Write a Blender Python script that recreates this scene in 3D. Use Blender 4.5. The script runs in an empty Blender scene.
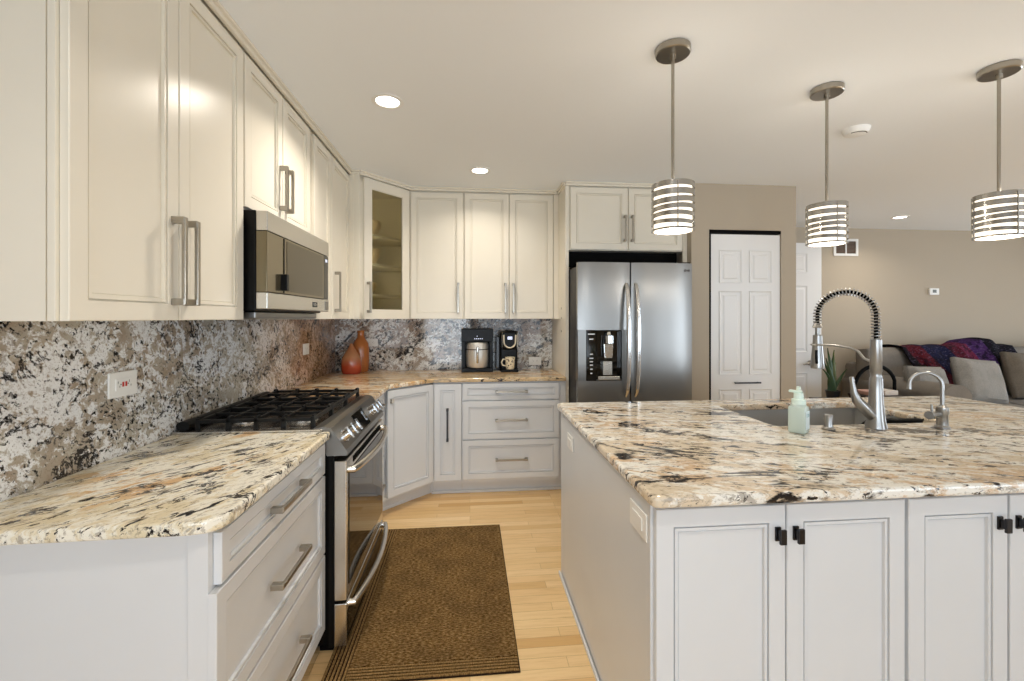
import bpy, bmesh, math, random
from mathutils import Vector, Matrix
random.seed(7)
PI = math.pi
sc = bpy.context.scene
COL = sc.collection
# ------------------------------------------------------------------ camera
f_px = 440.0
cam_d = bpy.data.cameras.new('camera')
cam = bpy.data.objects.new('camera', cam_d)
COL.objects.link(cam)
cam.location = (0, 0, 1.38)
cam.rotation_euler = (PI/2, 0, -math.atan(42/f_px))
cam_d.sensor_width = 36
cam_d.lens = f_px/1024*36
cam_d.shift_y = -(340.5-318)/1024
cam_d.clip_start = 0.02
sc.camera = cam
# ------------------------------------------------------------------ world, lights, exposure
w = bpy.data.worlds.new('sky'); sc.world = w; w.use_nodes = True
bg = w.node_tree.nodes['Background']
bg.inputs[0].default_value = (0.72, 0.86, 1.0, 1); bg.inputs[1].default_value = 3.0
sc.view_settings.view_transform = 'Standard'
sc.view_settings.look = 'None'
sc.view_settings.exposure = -1.13
sc.view_settings.gamma = 1
sc.view_settings.use_curve_mapping = False
sc.cycles.use_denoising = True
sc.cycles.max_bounces = 10
sc.cycles.diffuse_bounces = 6
sc.cycles.glossy_bounces = 5
sc.cycles.transmission_bounces = 6
sc.cycles.sample_clamp_indirect = 6.0
sc.cycles.blur_glossy = 0.6
sc.cycles.caustics_reflective = False
sc.cycles.caustics_refractive = False

def area(name, loc, rot, sx, sy, power, col, spread=PI):
    d = bpy.data.lights.new(name, 'AREA'); d.shape = 'RECTANGLE'; d.size = sx; d.size_y = sy
    d.energy = power; d.color = col; d.spread = spread
    o = bpy.data.objects.new(name, d); COL.objects.link(o); o.location = loc; o.rotation_euler = rot
    return o
# daylight through the windows behind the camera and in the living room
COOL = (0.80, 0.90, 1.0)
area('daylight_patio_door', (1.35, -2.62, 1.07), (PI/2+.45, 0, 0), 2.2, 2.0, 68, COOL)
area('breakfast_door_fill', (-0.55, -2.62, .85), (PI/2-.12, 0, 0), 1.0, 1.5, 88, COOL)  # fill for the aisle, through an unseen opening enlarged for it
area('daylight_living_window', (8.82, 2.6, 1.3), (PI/2+.15, 0, PI/2), 2.7, 1.8, 225, COOL)
area('daylight_living_window_south', (5.6, -2.62, 1.3), (PI/2+.35, 0, 0), 2.6, 1.8, 210, COOL)
WARM = (1.0, 0.91, 0.79)

# ------------------------------------------------------------------ materials
def mat(name, col=(.8, .8, .8), rough=.5, metal=0.0, spec=.5, emit=None, es=0, trans=0, coat=0, aniso=0, ior=1.45):
    m = bpy.data.materials.new(name); m.use_nodes = True
    b = m.node_tree.nodes['Principled BSDF']
    b.inputs['Base Color'].default_value = (*col, 1); b.inputs['Roughness'].default_value = rough
    b.inputs['Metallic'].default_value = metal; b.inputs['Specular IOR Level'].default_value = spec
    b.inputs['Transmission Weight'].default_value = trans; b.inputs['Coat Weight'].default_value = coat
    b.inputs['IOR'].default_value = ior
    b.inputs['Anisotropic'].default_value = aniso
    if emit: b.inputs['Emission Color'].default_value = (*emit, 1); b.inputs['Emission Strength'].default_value = es
    return m

class N:
    """small node-tree writer"""
    def __init__(s, m): s.m = m; s.t = m.node_tree; s.b = s.t.nodes['Principled BSDF']
    def n(s, typ, **k):
        x = s.t.nodes.new(typ)
        for a, v in k.items():
            if a.startswith('i_'):
                key = a[2:].replace('_', ' ')
                x.inputs[key].default_value = v
            else: setattr(x, a, v)
        return x
    def l(s, a, b): s.t.links.new(a, b)
    def pos(s, scale=(1, 1, 1), rot=(0, 0, 0)):
        g = s.n('ShaderNodeNewGeometry'); mp = s.n('ShaderNodeMapping')
        mp.inputs['Scale'].default_value = scale; mp.inputs['Rotation'].default_value = rot
        s.l(g.outputs['Position'], mp.inputs['Vector']); return mp.outputs[0]
    def obj(s, scale=(1, 1, 1), rot=(0, 0, 0)):
        g = s.n('ShaderNodeTexCoord'); mp = s.n('ShaderNodeMapping')
        mp.inputs['Scale'].default_value = scale; mp.inputs['Rotation'].default_value = rot
        s.l(g.outputs['Object'], mp.inputs['Vector']); return mp.outputs[0]
    def noise(s, vec, scale, detail=4, rough=.6, dist=0, out=0):
        x = s.n('ShaderNodeTexNoise'); x.inputs['Scale'].default_value = scale; x.inputs['Detail'].default_value = detail
        x.inputs['Roughness'].default_value = rough; x.inputs['Distortion'].default_value = dist
        s.l(vec, x.inputs['Vector']); return x.outputs[out]
    def ramp(s, fac, stops, interp='LINEAR'):
        r = s.n('ShaderNodeValToRGB'); r.color_ramp.interpolation = interp
        e = r.color_ramp.elements
        while len(e) < len(stops): e.new(.5)
        for el, (p, c) in zip(e, stops):
            el.position = p; el.color = (*c, 1) if len(c) == 3 else c
        s.l(fac, r.inputs[0]); return r.outputs[0]
    def step(s, fac, a, b):
        return s.ramp(fac, [(a, (0, 0, 0)), (b, (1, 1, 1))])
    def mix(s, fac, a, b, typ='MIX'):
        x = s.n('ShaderNodeMix', data_type='RGBA', blend_type=typ)
        for val, inp in ((fac, x.inputs[0]), (a, x.inputs[6]), (b, x.inputs[7])):
            if hasattr(val, 'is_output'): s.l(val, inp)
            elif isinstance(val, (int, float)): inp.default_value = val
            else: inp.default_value = (*val, 1)
        return x.outputs[2]
    def math(s, op, a, b=0.0):
        x = s.n('ShaderNodeMath', operation=op)
        for val, inp in ((a, x.inputs[0]), (b, x.inputs[1])):
            if hasattr(val, 'is_output'): s.l(val, inp)
            else: inp.default_value = val
        return x.outputs[0]
    def color(s, c): s.l(c, s.b.inputs['Base Color'])
    def bump(s, h, strength=.2, dist=.01):
        x = s.n('ShaderNodeBump'); x.inputs['Strength'].default_value = strength; x.inputs['Distance'].default_value = dist
        s.l(h, x.inputs['Height']); s.l(x.outputs[0], s.b.inputs['Normal'])

def granite(name, vec_rot, stretch, cream, white, tan, dark, tan_a, tan_b, white_a, white_b, fleck_a, vein_w, seed, brown_zone=None, scale=1.0):
    m = mat(name, rough=.07, spec=.5); k = N(m)
    raw = k.pos((1, 1, 1), vec_rot)
    off = k.n('ShaderNodeVectorMath', operation='ADD'); off.inputs[1].default_value = (seed, seed*.7, seed*1.3)
    k.l(raw, off.inputs[0]); p = off.outputs[0]
    st = k.n('ShaderNodeVectorMath', operation='MULTIPLY'); st.inputs[1].default_value = stretch
    k.l(p, st.inputs[0]); ps = st.outputs[0]
    big = k.noise(ps, 2.0*scale, 4, .6, .5)            # warm patches
    c = k.mix(k.step(big, tan_a, tan_b), cream, tan)
    mid = k.noise(ps, 17*scale, 8, .74, .5)             # pale crystals
    zone = k.noise(ps, 3.2*scale, 3, .5, .3)
    wv = k.math('ADD', mid, k.math('MULTIPLY', k.math('SUBTRACT', zone, .5), .45))
    c = k.mix(k.step(wv, white_a, white_b), c, white)
    cl = k.noise(ps, 24*scale, 7, .72, .6)              # grey-brown crystals
    c = k.mix(k.math('MULTIPLY', k.step(cl, .565, .60), .60), c, (.24, .20, .16))
    fine = k.noise(ps, 75*scale, 5, .75, 0)
    c = k.mix(k.math('MULTIPLY', k.step(fine, .55, .61), .50), c, (.20, .15, .10))
    fl = k.noise(ps, 36*scale, 7, .68, .5)              # black flecks gathered in drifts
    drift = k.noise(ps, 4.2*scale, 4, .6, .6)
    thr = k.math('ADD', fl, k.math('MULTIPLY', drift, .42))
    c = k.mix(k.step(thr, fleck_a, fleck_a+.015), c, dark)
    v = k.noise(ps, 2.2*scale, 8, .68, .6)              # broken veins
    ab = k.math('ABSOLUTE', k.math('SUBTRACT', v, .5))
    brk = k.noise(ps, 9*scale, 4, .65)
    vm = k.math('MULTIPLY', k.math('SUBTRACT', 1.0, k.step(ab, vein_w*.4, vein_w)), k.step(brk, .50, .54))
    c = k.mix(vm, c, dark)
    if brown_zone:
        sx = k.n('ShaderNodeSeparateXYZ'); g = k.n('ShaderNodeNewGeometry'); k.l(g.outputs['Position'], sx.inputs[0])
        wob = k.math('ADD', sx.outputs[brown_zone[0]], k.math('MULTIPLY', big, 1.2))
        z = k.math('DIVIDE', k.math('SUBTRACT', wob, brown_zone[1]), brown_zone[2])
        x = k.n('ShaderNodeClamp'); k.l(z, x.inputs[0])
        c = k.mix(k.math('MULTIPLY', x.outputs[0], brown_zone[4]), c, brown_zone[3], 'MULTIPLY')
    k.color(c)
    k.bump(fine, .02, .002)
    return m

M = {}
M['upper'] = mat('cabinet_paint_upper', (.80, .755, .655), .28, spec=.45)
M['base'] = mat('cabinet_paint_base', (.70, .72, .745), .30, spec=.45)
M['groove'] = mat('glaze_line', (.30, .28, .24), .5)
M['ceiling'] = mat('ceiling_paint', (.89, .92, .945), .75, spec=.2)
M['wall'] = mat('wall_paint', (.465, .40, .315), .7, spec=.25)
M['trim'] = mat('white_trim_paint', (.85, .85, .84), .4)
M['door'] = mat('white_door_paint', (.83, .83, .83), .35)
M['nickel'] = mat('brushed_nickel', (.40, .37, .32), .28, 1.0)
M['chrome'] = mat('polished_chrome', (.72, .72, .70), .12, 1.0)
M['steel'] = mat('stainless_steel', (.27, .265, .255), .30, 1.0, aniso=.5)
M['knob'] = mat('dark_pewter', (.05, .05, .055), .3, 1.0)
M['steel_warm'] = mat('stainless_trim', (.66, .64, .60), .25, 1.0)
M['black'] = mat('black_plastic', (.004, .004, .004), .3, spec=.18)
M['blackmat'] = mat('black_shadow_plastic', (.003, .003, .003), .7, spec=.08)
M['iron'] = mat('cast_iron', (.006, .006, .006), .42, spec=.3)
M['blackglass'] = mat('black_glass', (.006, .005, .004), .04, spec=.6)
M['bronze'] = mat('smoked_mirror_glass', (.20, .17, .11), .14, .8, spec=.6)
M['white'] = mat('white_plastic', (.86, .86, .84), .35)
M['red'] = mat('red_plastic', (.5, .03, .02), .4)
M['bulb'] = mat('lamp_glow', (1, 1, 1), .5, emit=(1.0, .93, .80), es=22)
M['diff'] = mat('pendant_diffuser', (1, .96, .9), .4, emit=(1.0, .88, .70), es=3.8)
M['amber'] = mat('orange_glaze', (.50, .17, .045), .2, coat=.5)
M['screen'] = mat('display_glow', (.1, .1, .1), .3, emit=(.75, .8, 1), es=2.5)
M['leaf'] = mat('leaf_green', (.03, .07, .02), .45)
M['pot'] = mat('dark_pot', (.012, .012, .013), .4)
M['darkwood'] = mat('dark_wood', (.03, .018, .012), .4)
M['wicker'] = mat('brown_leather', (.10, .05, .025), .5)
M['paper'] = mat('paper', (.75, .70, .66), .6)
M['pinkpaper'] = mat('pink_paper', (.62, .36, .30), .6)
M['copper'] = mat('orange_wood', (.45, .20, .07), .4)
M['dish'] = mat('stoneware', (.62, .50, .33), .35)

# glaze added to the paint: faint unevenness
for key in ('upper', 'base'):
    k = N(M[key]); n = k.noise(k.pos((3, 3, 3)), 1.2, 3)
    c = M[key].node_tree.nodes['Principled BSDF'].inputs['Base Color'].default_value[:3]
    k.color(k.mix(n, tuple(x*.97 for x in c), tuple(min(1, x*1.03) for x in c)))
# brushed steel door
k = N(M['steel']); n = k.noise(k.pos((.6, .6, 90)), 3, 3); k.bump(n, .015, .001)
k = N(M['ceiling']); k.bump(k.noise(k.pos(), 120, 3), .05, .002)
k = N(M['wall']); k.bump(k.noise(k.pos(), 150, 3), .05, .002)

# maple strip floor (strips run along x)
m = mat('maple_floor', rough=.22, spec=.5); k = N(m); M['floor'] = m
br = k.n('ShaderNodeTexBrick'); br.offset = .37; br.offset_frequency = 3; br.squash = 1
br.inputs['Color1'].default_value = (0, 0, 0, 1); br.inputs['Color2'].default_value = (1, 1, 1, 1); br.inputs['Mortar'].default_value = (.5, .5, .5, 1)
br.inputs['Scale'].default_value = 1; br.inputs['Mortar Size'].default_value = .0009; br.inputs['Brick Width'].default_value = .62
br.inputs['Row Height'].default_value = .057; br.inputs['Bias'].default_value = 0
k.l(k.pos((1, 1, 1)), br.inputs['Vector'])
g1 = k.noise(k.pos((1.6, 22, 1)), 3.5, 6, .6, .5)
base = k.ramp(br.outputs['Color'], [(0, (.66, .41, .17)), (.3, (.78, .53, .26)), (.7, (.86, .63, .34)), (1, (.72, .47, .21))])
c = k.mix(k.math('MULTIPLY', k.step(g1, .45, .75), .35), base, (.50, .29, .12))
c = k.mix(k.math('MULTIPLY', br.outputs['Fac'], .6), c, (.25, .14, .06)); k.color(c)

# rug: fine ribs woven across, darker border ribs
m = mat('brown_ribbed_rug', rough=.95, spec=.1); k = N(m); M['rug'] = m
n1 = k.noise(k.pos((45, 150, 1)), 1.3, 2, .75); n2 = k.noise(k.pos((3, 3, 1)), 2.5, 3)
c = k.ramp(n1, [(.34, (.05, .025, .006)), (.5, (.18, .10, .031)), (.64, (.38, .25, .115))])
c = k.mix(k.math('MULTIPLY', k.step(n2, .4, .65), .35), c, (.06, .034, .013)); k.color(c)
k.bump(n1, .8, .01)
m = mat('brown_rug_rib', rough=.95, spec=.1); k = N(m); M['rugrib'] = m
n1 = k.noise(k.pos((120, 60, 1)), 2.0, 3); k.color(k.ramp(n1, [(.35, (.11, .06, .02)), (.65, (.34, .21, .085))]))

# sofa fabric
def fabric(name, a, b, s=160):
    m = mat(name, rough=.9, spec=.15); k = N(m)
    n = k.noise(k.obj((1, 1, 1)), s, 3, .8); n2 = k.noise(k.obj(), 9, 3)
    c = k.mix(n, a, b); c = k.mix(k.math('MULTIPLY', k.step(n2, .45, .7), .25), c, tuple(x*.7 for x in a)); k.color(c); k.bump(n, .3, .004)
    return m
M['sofa'] = fabric('grey_sofa_fabric', (.15, .135, .12), (.27, .245, .215))
M['pillow'] = fabric('grey_pillow_fabric', (.15, .145, .135), (.38, .36, .33), 90)
M['pillowb'] = fabric('taupe_pillow_fabric', (.08, .068, .055), (.22, .19, .155), 90)
# throw: plaid of navy, burgundy and purple between black edges, by object x
m = mat('plaid_throw', rough=.95, spec=.1); k = N(m); M['throw'] = m
sx = k.n('ShaderNodeSeparateXYZ'); k.l(k.pos(), sx.inputs[0])
band = k.math('DIVIDE', k.math('SUBTRACT', k.math('ADD', sx.outputs[0], k.math('MULTIPLY', sx.outputs[2], .45)), 5.22), 1.30)
c = k.ramp(band, [(0, (.006, .005, .006)), (.07, (.075, .010, .016)), (.20, (.010, .011, .035)), (.44, (.065, .008, .016)), (.56, (.12, .018, .045)), (.66, (.045, .018, .085)), (.80, (.006, .006, .009))], 'CONSTANT')
st = k.noise(k.pos((20, 90, 90), (0, .6, 0)), 1.2, 3)
c = k.mix(k.math('MULTIPLY', k.step(st, .58, .62), .25), c, (.25, .2, .32))
st2 = k.noise(k.pos((14, 14, 14)), 1.5, 2)
c = k.mix(k.math('MULTIPLY', k.step(st2, .5, .62), .75), c, (.008, .006, .012)); k.color(c)
k.bump(k.noise(k.pos(), 60, 3), .5, .01)

# clay vase with reddish foot
m = mat('ombre_orange_glass', rough=.12, spec=.6, coat=.5); k = N(m); M['vase'] = m
sx = k.n('ShaderNodeSeparateXYZ'); k.l(k.obj(), sx.inputs[0])
c = k.ramp(k.math('DIVIDE', k.math('ADD', sx.outputs[2], k.math('MULTIPLY', k.noise(k.obj(), 14, 3), .05)), .24),
           [(.0, (.26, .02, .015)), (.35, (.48, .07, .025)), (.70, (.56, .27, .13)), (1, (.45, .18, .08))]); k.color(c)
# mug
m = mat('patterned_mug_glaze', rough=.25, spec=.5); k = N(m); M['mug'] = m
vo = k.n('ShaderNodeTexVoronoi'); vo.inputs['Scale'].default_value = 55; k.l(k.obj(), vo.inputs['Vector'])
k.color(k.ramp(vo.outputs['Distance'], [(0, (.05, .04, .03)), (.28, (.05, .04, .03)), (.34, (.82, .74, .56)), (1, (.82, .74, .56))]))
# soap glass
m = mat('mint_bottle', (.74, .88, .82), .2, spec=.5, trans=.3); M['mint'] = m
M['mintcap'] = mat('mint_plastic', (.72, .86, .79), .35)
M['labelblue'] = mat('pale_blue_label', (.68, .80, .84), .5)
M['letters'] = mat('teal_lettering', (.30, .48, .52), .5)
# frosted cabinet glass
m = bpy.data.materials.new('smoky_reeded_glass'); m.use_nodes = True; M['frost'] = m
t = m.node_tree; t.nodes.clear(); out = t.nodes.new('ShaderNodeOutputMaterial')
tr = t.nodes.new('ShaderNodeBsdfRefraction'); tr.inputs['Color'].default_value = (.80, .78, .66, 1); tr.inputs['Roughness'].default_value = .16; tr.inputs['IOR'].default_value = 1.05
tp = t.nodes.new('ShaderNodeBsdfTransparent'); tp.inputs['Color'].default_value = (.80, .78, .66, 1)
gl = t.nodes.new('ShaderNodeBsdfGlossy'); gl.inputs['Roughness'].default_value = .12; gl.inputs['Color'].default_value = (.9, .9, .85, 1)
mx = t.nodes.new('ShaderNodeMixShader'); mx.inputs[0].default_value = .45
mx2 = t.nodes.new('ShaderNodeMixShader'); fr = t.nodes.new('ShaderNodeFresnel'); fr.inputs[0].default_value = 1.4
t.links.new(tr.outputs[0], mx.inputs[1]); t.links.new(tp.outputs[0], mx.inputs[2]); t.links.new(fr.outputs[0], mx2.inputs[0])
t.links.new(mx.outputs[0], mx2.inputs[1]); t.links.new(gl.outputs[0], mx2.inputs[2]); t.links.new(mx2.outputs[0], out.inputs[0])
# window pane
m = bpy.data.materials.new('window_glass'); m.use_nodes = True; M['pane'] = m
t = m.node_tree; t.nodes.clear(); out = t.nodes.new('ShaderNodeOutputMaterial')
tp = t.nodes.new('ShaderNodeBsdfTransparent'); gl = t.nodes.new('ShaderNodeBsdfGlossy'); gl.inputs['Roughness'].default_value = .02
mx = t.nodes.new('ShaderNodeMixShader'); fr = t.nodes.new('ShaderNodeFresnel'); fr.inputs[0].default_value = 1.45
t.links.new(fr.outputs[0], mx.inputs[0]); t.links.new(tp.outputs[0], mx.inputs[1]); t.links.new(gl.outputs[0], mx.inputs[2]); t.links.new(mx.outputs[0], out.inputs[0])

DK = (.016, .014, .015)
M['gr_island'] = granite('granite_island', (0, 0, .25), (.50, 1.2, 1), (.70, .60, .46), (.88, .86, .80), (.68, .50, .33), DK, .52, .62, .47, .53, .795, .030, 3.1, scale=1.0)
M['gr_counter'] = granite('granite_left_counter', (0, 0, -.95), (.50, 1.2, 1), (.76, .67, .48), (.88, .85, .75), (.70, .46, .24), DK, .54, .60, .46, .53, .82, .014, 11.4, scale=1.15)
M['gr_corner'] = granite('granite_corner_counter', (0, 0, .1), (.45, 1.4, 1), (.66, .49, .29), (.82, .74, .58), (.58, .34, .14), DK, .44, .58, .50, .58, .80, .014, 5.7)
M['gr_splash'] = granite('granite_left_splash', (.7, 0, 0), (1, .9, 1.1), (.46, .42, .35), (.82, .83, .84), (.36, .29, .22), DK, .46, .60, .475, .54, .782, .018, 8.2, brown_zone=(1, 2.9, 1.0, (.80, .54, .36), .85), scale=1.75)
M['gr_splash_back'] = granite('granite_back_splash', (0, .6, 0), (.8, 1, 1), (.42, .37, .31), (.78, .78, .76), (.30, .22, .17), DK, .44, .56, .48, .54, .77, .028, 21.5, scale=1.3)

# ------------------------------------------------------------------ mesh helpers
class MB:
    def __init__(s): s.bm = bmesh.new()
    def box(s, x0, x1, y0, y1, z0, z1, F=None, bev=0):
        tmp = bmesh.new(); bmesh.ops.create_cube(tmp, size=1)
        bmesh.ops.scale(tmp, vec=(abs(x1-x0), abs(y1-y0), abs(z1-z0)), verts=tmp.verts)
        bmesh.ops.translate(tmp, vec=((x0+x1)/2, (y0+y1)/2, (z0+z1)/2), verts=tmp.verts)
        if bev: bmesh.ops.bevel(tmp, geom=tmp.edges[:], offset=bev, segments=2, affect='EDGES', profile=.5)
        return s.add(tmp, F)
    def add(s, tmp, F=None):
        if F is not None: bmesh.ops.transform(tmp, matrix=F, verts=tmp.verts)
        me = bpy.data.meshes.new('t'); tmp.to_mesh(me); tmp.free(); s.bm.from_mesh(me); bpy.data.meshes.remove(me); return s
    def tube(s, pts, r, seg=12, F=None, cap=True, closed=False, flat=None):
        pts = [Vector(p) for p in pts]; n = len(pts); tmp = bmesh.new(); rings = []
        rs = r if isinstance(r, (list, tuple)) else [r]*n
        up = None
        for i, p in enumerate(pts):
            if closed: d = pts[(i+1) % n]-pts[i-1]
            else: d = pts[min(i+1, n-1)]-pts[max(i-1, 0)]
            d.normalize()
            if up is None:
                up = Vector((0, 0, 1)) if abs(d.z) < .9 else Vector((1, 0, 0))
                up = (up-d*up.dot(d)).normalized()
            else: up = (up-d*up.dot(d)).normalized()
            side = d.cross(up)
            a, b = (rs[i], rs[i]) if flat is None else (rs[i], rs[i]*flat)
            rings.append([tmp.verts.new(p+side*math.cos(2*PI*j/seg)*a+up*math.sin(2*PI*j/seg)*b) for j in range(seg)])
        for i in range(n if closed else n-1):
            A, B = rings[i], rings[(i+1) % n]
            for j in range(seg): tmp.faces.new((A[j], A[(j+1) % seg], B[(j+1) % seg], B[j]))
        if cap and not closed:
            tmp.faces.new(rings[0]); tmp.faces.new(rings[-1])
        bmesh.ops.recalc_face_normals(tmp, faces=tmp.faces)
        return s.add(tmp, F)
    def cyl(s, p0, p1, r0, r1=None, seg=24, F=None):
        return s.tube([p0, p1], [r0, r1 if r1 is not None else r0], seg, F)
    def lathe(s, prof, c=(0, 0, 0), seg=32, F=None, sx=1, sy=1):
        tmp = bmesh.new(); rings = []
        for r, z in prof:
            if r < 1e-5: rings.append([tmp.verts.new((c[0], c[1], c[2]+z))])
            else: rings.append([tmp.verts.new((c[0]+r*sx*math.cos(2*PI*j/seg), c[1]+r*sy*math.sin(2*PI*j/seg), c[2]+z)) for j in range(seg)])
        for A, B in zip(rings, rings[1:]):
            for j in range(seg):
                q = [A[j % len(A)], A[(j+1) % len(A)], B[(j+1) % len(B)], B[j % len(B)]]
                u = []
                for v in q:
                    if v not in u: u.append(v)
                if len(u) >= 3: tmp.faces.new(u)
        bmesh.ops.recalc_face_normals(tmp, faces=tmp.faces)
        return s.add(tmp, F)
    def prism(s, poly, a0, a1, axis='z', F=None):
        tmp = bmesh.new()
        def P(u, v, a):
            return {'z': (u, v, a), 'y': (u, a, v), 'x': (a, u, v)}[axis]
        A = [tmp.verts.new(P(u, v, a0)) for u, v in poly]; B = [tmp.verts.new(P(u, v, a1)) for u, v in poly]
        tmp.faces.new(A); tmp.faces.new(B)
        n = len(poly)
        for i in range(n): tmp.faces.new((A[i], A[(i+1) % n], B[(i+1) % n], B[i]))
        bmesh.ops.recalc_face_normals(tmp, faces=tmp.faces)
        return s.add(tmp, F)
    def rings(s, w, h, u0, z0, prof, F=None, back=None):
        """raised-frame door: prof = [(inset, y)...]; front towards -y; back = y of the back"""
        tmp = bmesh.new(); R = []
        seq = ([(0, back)] if back is not None else [])+list(prof)
        for ins, y in seq:
            R.append([tmp.verts.new((u0+a, y, z0+b)) for a, b in ((ins, ins), (w-ins, ins), (w-ins, h-ins), (ins, h-ins))])
        if back is not None: tmp.faces.new(R[0])
        for A, B in zip(R, R[1:]):
            for j in range(4): tmp.faces.new((A[j], A[(j+1) % 4], B[(j+1) % 4], B[j]))
        tmp.faces.new(R[-1])
        bmesh.ops.recalc_face_normals(tmp, faces=tmp.faces)
        return s.add(tmp, F)
    def build(s, name, m, parent=None, smooth=False, bevel=0, world=True, mods=None):
        me = bpy.data.meshes.new(name); 
        if parent is not None and world:
            bmesh.ops.transform(s.bm, matrix=WM[parent.name].inverted(), verts=s.bm.verts)
        s.bm.to_mesh(me); s.bm.free(); o = bpy.data.objects.new(name, me); COL.objects.link(o)
        me.materials.append(m)
        if smooth:
            for p in me.polygons: p.use_smooth = True
            e = o.modifiers.new('es', 'EDGE_SPLIT'); e.split_angle = math.radians(40)
        if bevel:
            b = o.modifiers.new('bv', 'BEVEL'); b.width = bevel; b.segments = 3; b.limit_method = 'ANGLE'; b.angle_limit = math.radians(50)
        if parent is not None:
            o.parent = parent; WM[o.name] = WM[parent.name]
        else: WM[o.name] = Matrix.Identity(4)
        return o
WM = {}
def thing(name, label, cat, loc=(0, 0, 0), rz=0, group=None):
    o = bpy.data.objects.new(name, None); COL.objects.link(o); o.location = loc; o.rotation_euler = (0, 0, rz)
    o.empty_display_size = .05
    o['label'] = label; o['category'] = cat
    if group: o['group'] = group
    WM[o.name] = Matrix.Translation(loc) @ Matrix.Rotation(rz, 4, 'Z')
    return o
def tag(o, label=None, cat=None, group=None, kind=None):
    if label: o['label'] = label
    if cat: o['category'] = cat
    if group: o['group'] = group
    if kind: o['kind'] = kind
    return o
def struct(name, mb, m, bevel=0, parent=None, smooth=False):
    o = mb.build(name, m, parent, bevel=bevel, smooth=smooth)
    if parent is None: o['kind'] = 'structure'
    return o
def kids(o): return [x for x in COL.objects if x.parent == o]
def dup(o, loc, rz=None, parent=None):
    c = o.copy(); COL.objects.link(c)
    c.parent = parent; c.location = loc
    if rz is not None: c.rotation_euler = (0, 0, rz)
    def rec(src, dst):
        for ch in kids(src):
            d = ch.copy(); COL.objects.link(d); d.parent = dst; rec(ch, d)
    rec(o, c); return c
def FR(x, y, ang): return Matrix.Translation((x, y, 0)) @ Matrix.Rotation(ang, 4, 'Z')

# ------------------------------------------------------------------ room shell
CZ = 2.465; YB = 4.03; XL = -1.205; YF = -2.5; XR = 8.7; YFAR = 4.91
struct('floor', MB().box(XL-.1, XR+.1, YF-.1, YFAR+1.6, -.1, 0), M['floor'])
struct('ceiling', MB().box(XL-.1, XR+.1, YF-.1, YFAR+1.6, CZ, CZ+.1), M['ceiling'])
struct('wall_left', MB().box(XL-.1, XL, YF-.1, YB+.1, 0, CZ), M['wall'])
struct('wall_back', MB().box(XL, 1.771, YB, YB+.1, 0, CZ), M['wall'])
# pantry block: front with a door opening, the side towards the fridge and the side towards the hall
PY = 3.382
b = MB(); b.box(1.771, 1.920, PY, PY+.1, 0, CZ).box(2.540, 2.671, PY, PY+.1, 0, CZ).box(1.920, 2.540, PY, PY+.1, 2.095, CZ)
b.box(1.771, 1.871, PY+.1, YB+.1, 0, CZ).box(2.571, 2.671, PY+.1, YFAR, 0, CZ)
struct('wall_pantry', b, M['wall'])
struct('wall_far', MB().box(2.671, XR, YFAR, YFAR+.1, 0, CZ), M['wall'])
# wall right with a window opening, front wall with patio door and windows
def holed_wall(name, axis, at, thick, lo, hi, holes):
    b = MB(); cuts = sorted(holes)
    cur = lo
    def bx(u0, u1, z0, z1):
        if u1-u0 < 1e-4 or z1-z0 < 1e-4: return
        if axis == 'y': b.box(u0, u1, at, at+thick, z0, z1)
        else: b.box(at, at+thick, u0, u1, z0, z1)
    for u0, u1, z0, z1 in cuts:
        bx(cur, u0, 0, CZ); bx(u0, u1, 0, z0); bx(u0, u1, z1, CZ); cur = u1
    bx(cur, hi, 0, CZ)
    struct(name, b, M['wall'])
FH = [(-1.05, -.45+.0, .85, 2.05), (.2, 2.45, .03, 2.1), (4.3, 6.9, .4, 2.2)]
FH[0] = (-1.1, 0.0, .03, 2.1)  # unseen window extended to a glass door to brighten the aisle
holed_wall('wall_front', 'y', YF-.1, .1, XL, XR, FH)
RH = [(1.2, 4.0, .4, 2.2)]
holed_wall('wall_right', 'x', XR, .1, YF-.1, YFAR+.1, RH)
def window(n, axis, at, u0, u1, z0, z1, mull):
    b = MB(); fw = .05
    def bx(b, a0, a1, c0, c1, d0, d1):
        if axis == 'y': b.box(a0, a1, d0, d1, c0, c1)
        else: b.box(d0, d1, a0, a1, c0, c1)
    bx(b, u0, u0+fw, z0, z1, at, at+.1); bx(b, u1-fw, u1, z0, z1, at, at+.1)
    bx(b, u0+fw, u1-fw, z0, z0+fw, at, at+.1); bx(b, u0+fw, u1-fw, z1-fw, z1, at, at+.1)
    for i in range(1, mull):
        c = u0+(u1-u0)*i/mull; bx(b, c-.03, c+.03, z0+fw, z1-fw, at+.02, at+.08)
    fr_ = b.build('window_%d' % n, M['trim']); fr_['kind'] = 'structure'
    p = MB(); bx(p, u0+fw, u1-fw, z0+fw, z1-fw, at+.047, at+.053); p.build('pane', M['pane'], fr_)
window(1, 'y', YF-.1, *FH[0], 1); window(2, 'y', YF-.1, *FH[1], 2); window(3, 'y', YF-.1, *FH[2], 3); window(4, 'x', XR, *RH[0], 3)
# baseboards and shoe
struct('baseboard_far', MB().box(2.671, XR, YFAR-.015, YFAR, 0, .11), M['trim'], .004)
struct('baseboard_pantry', MB().box(1.775, 1.915, PY-.014, PY, 0, .11).box(2.545, 2.671, PY-.014, PY, 0, .11), M['trim'], .003)

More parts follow.
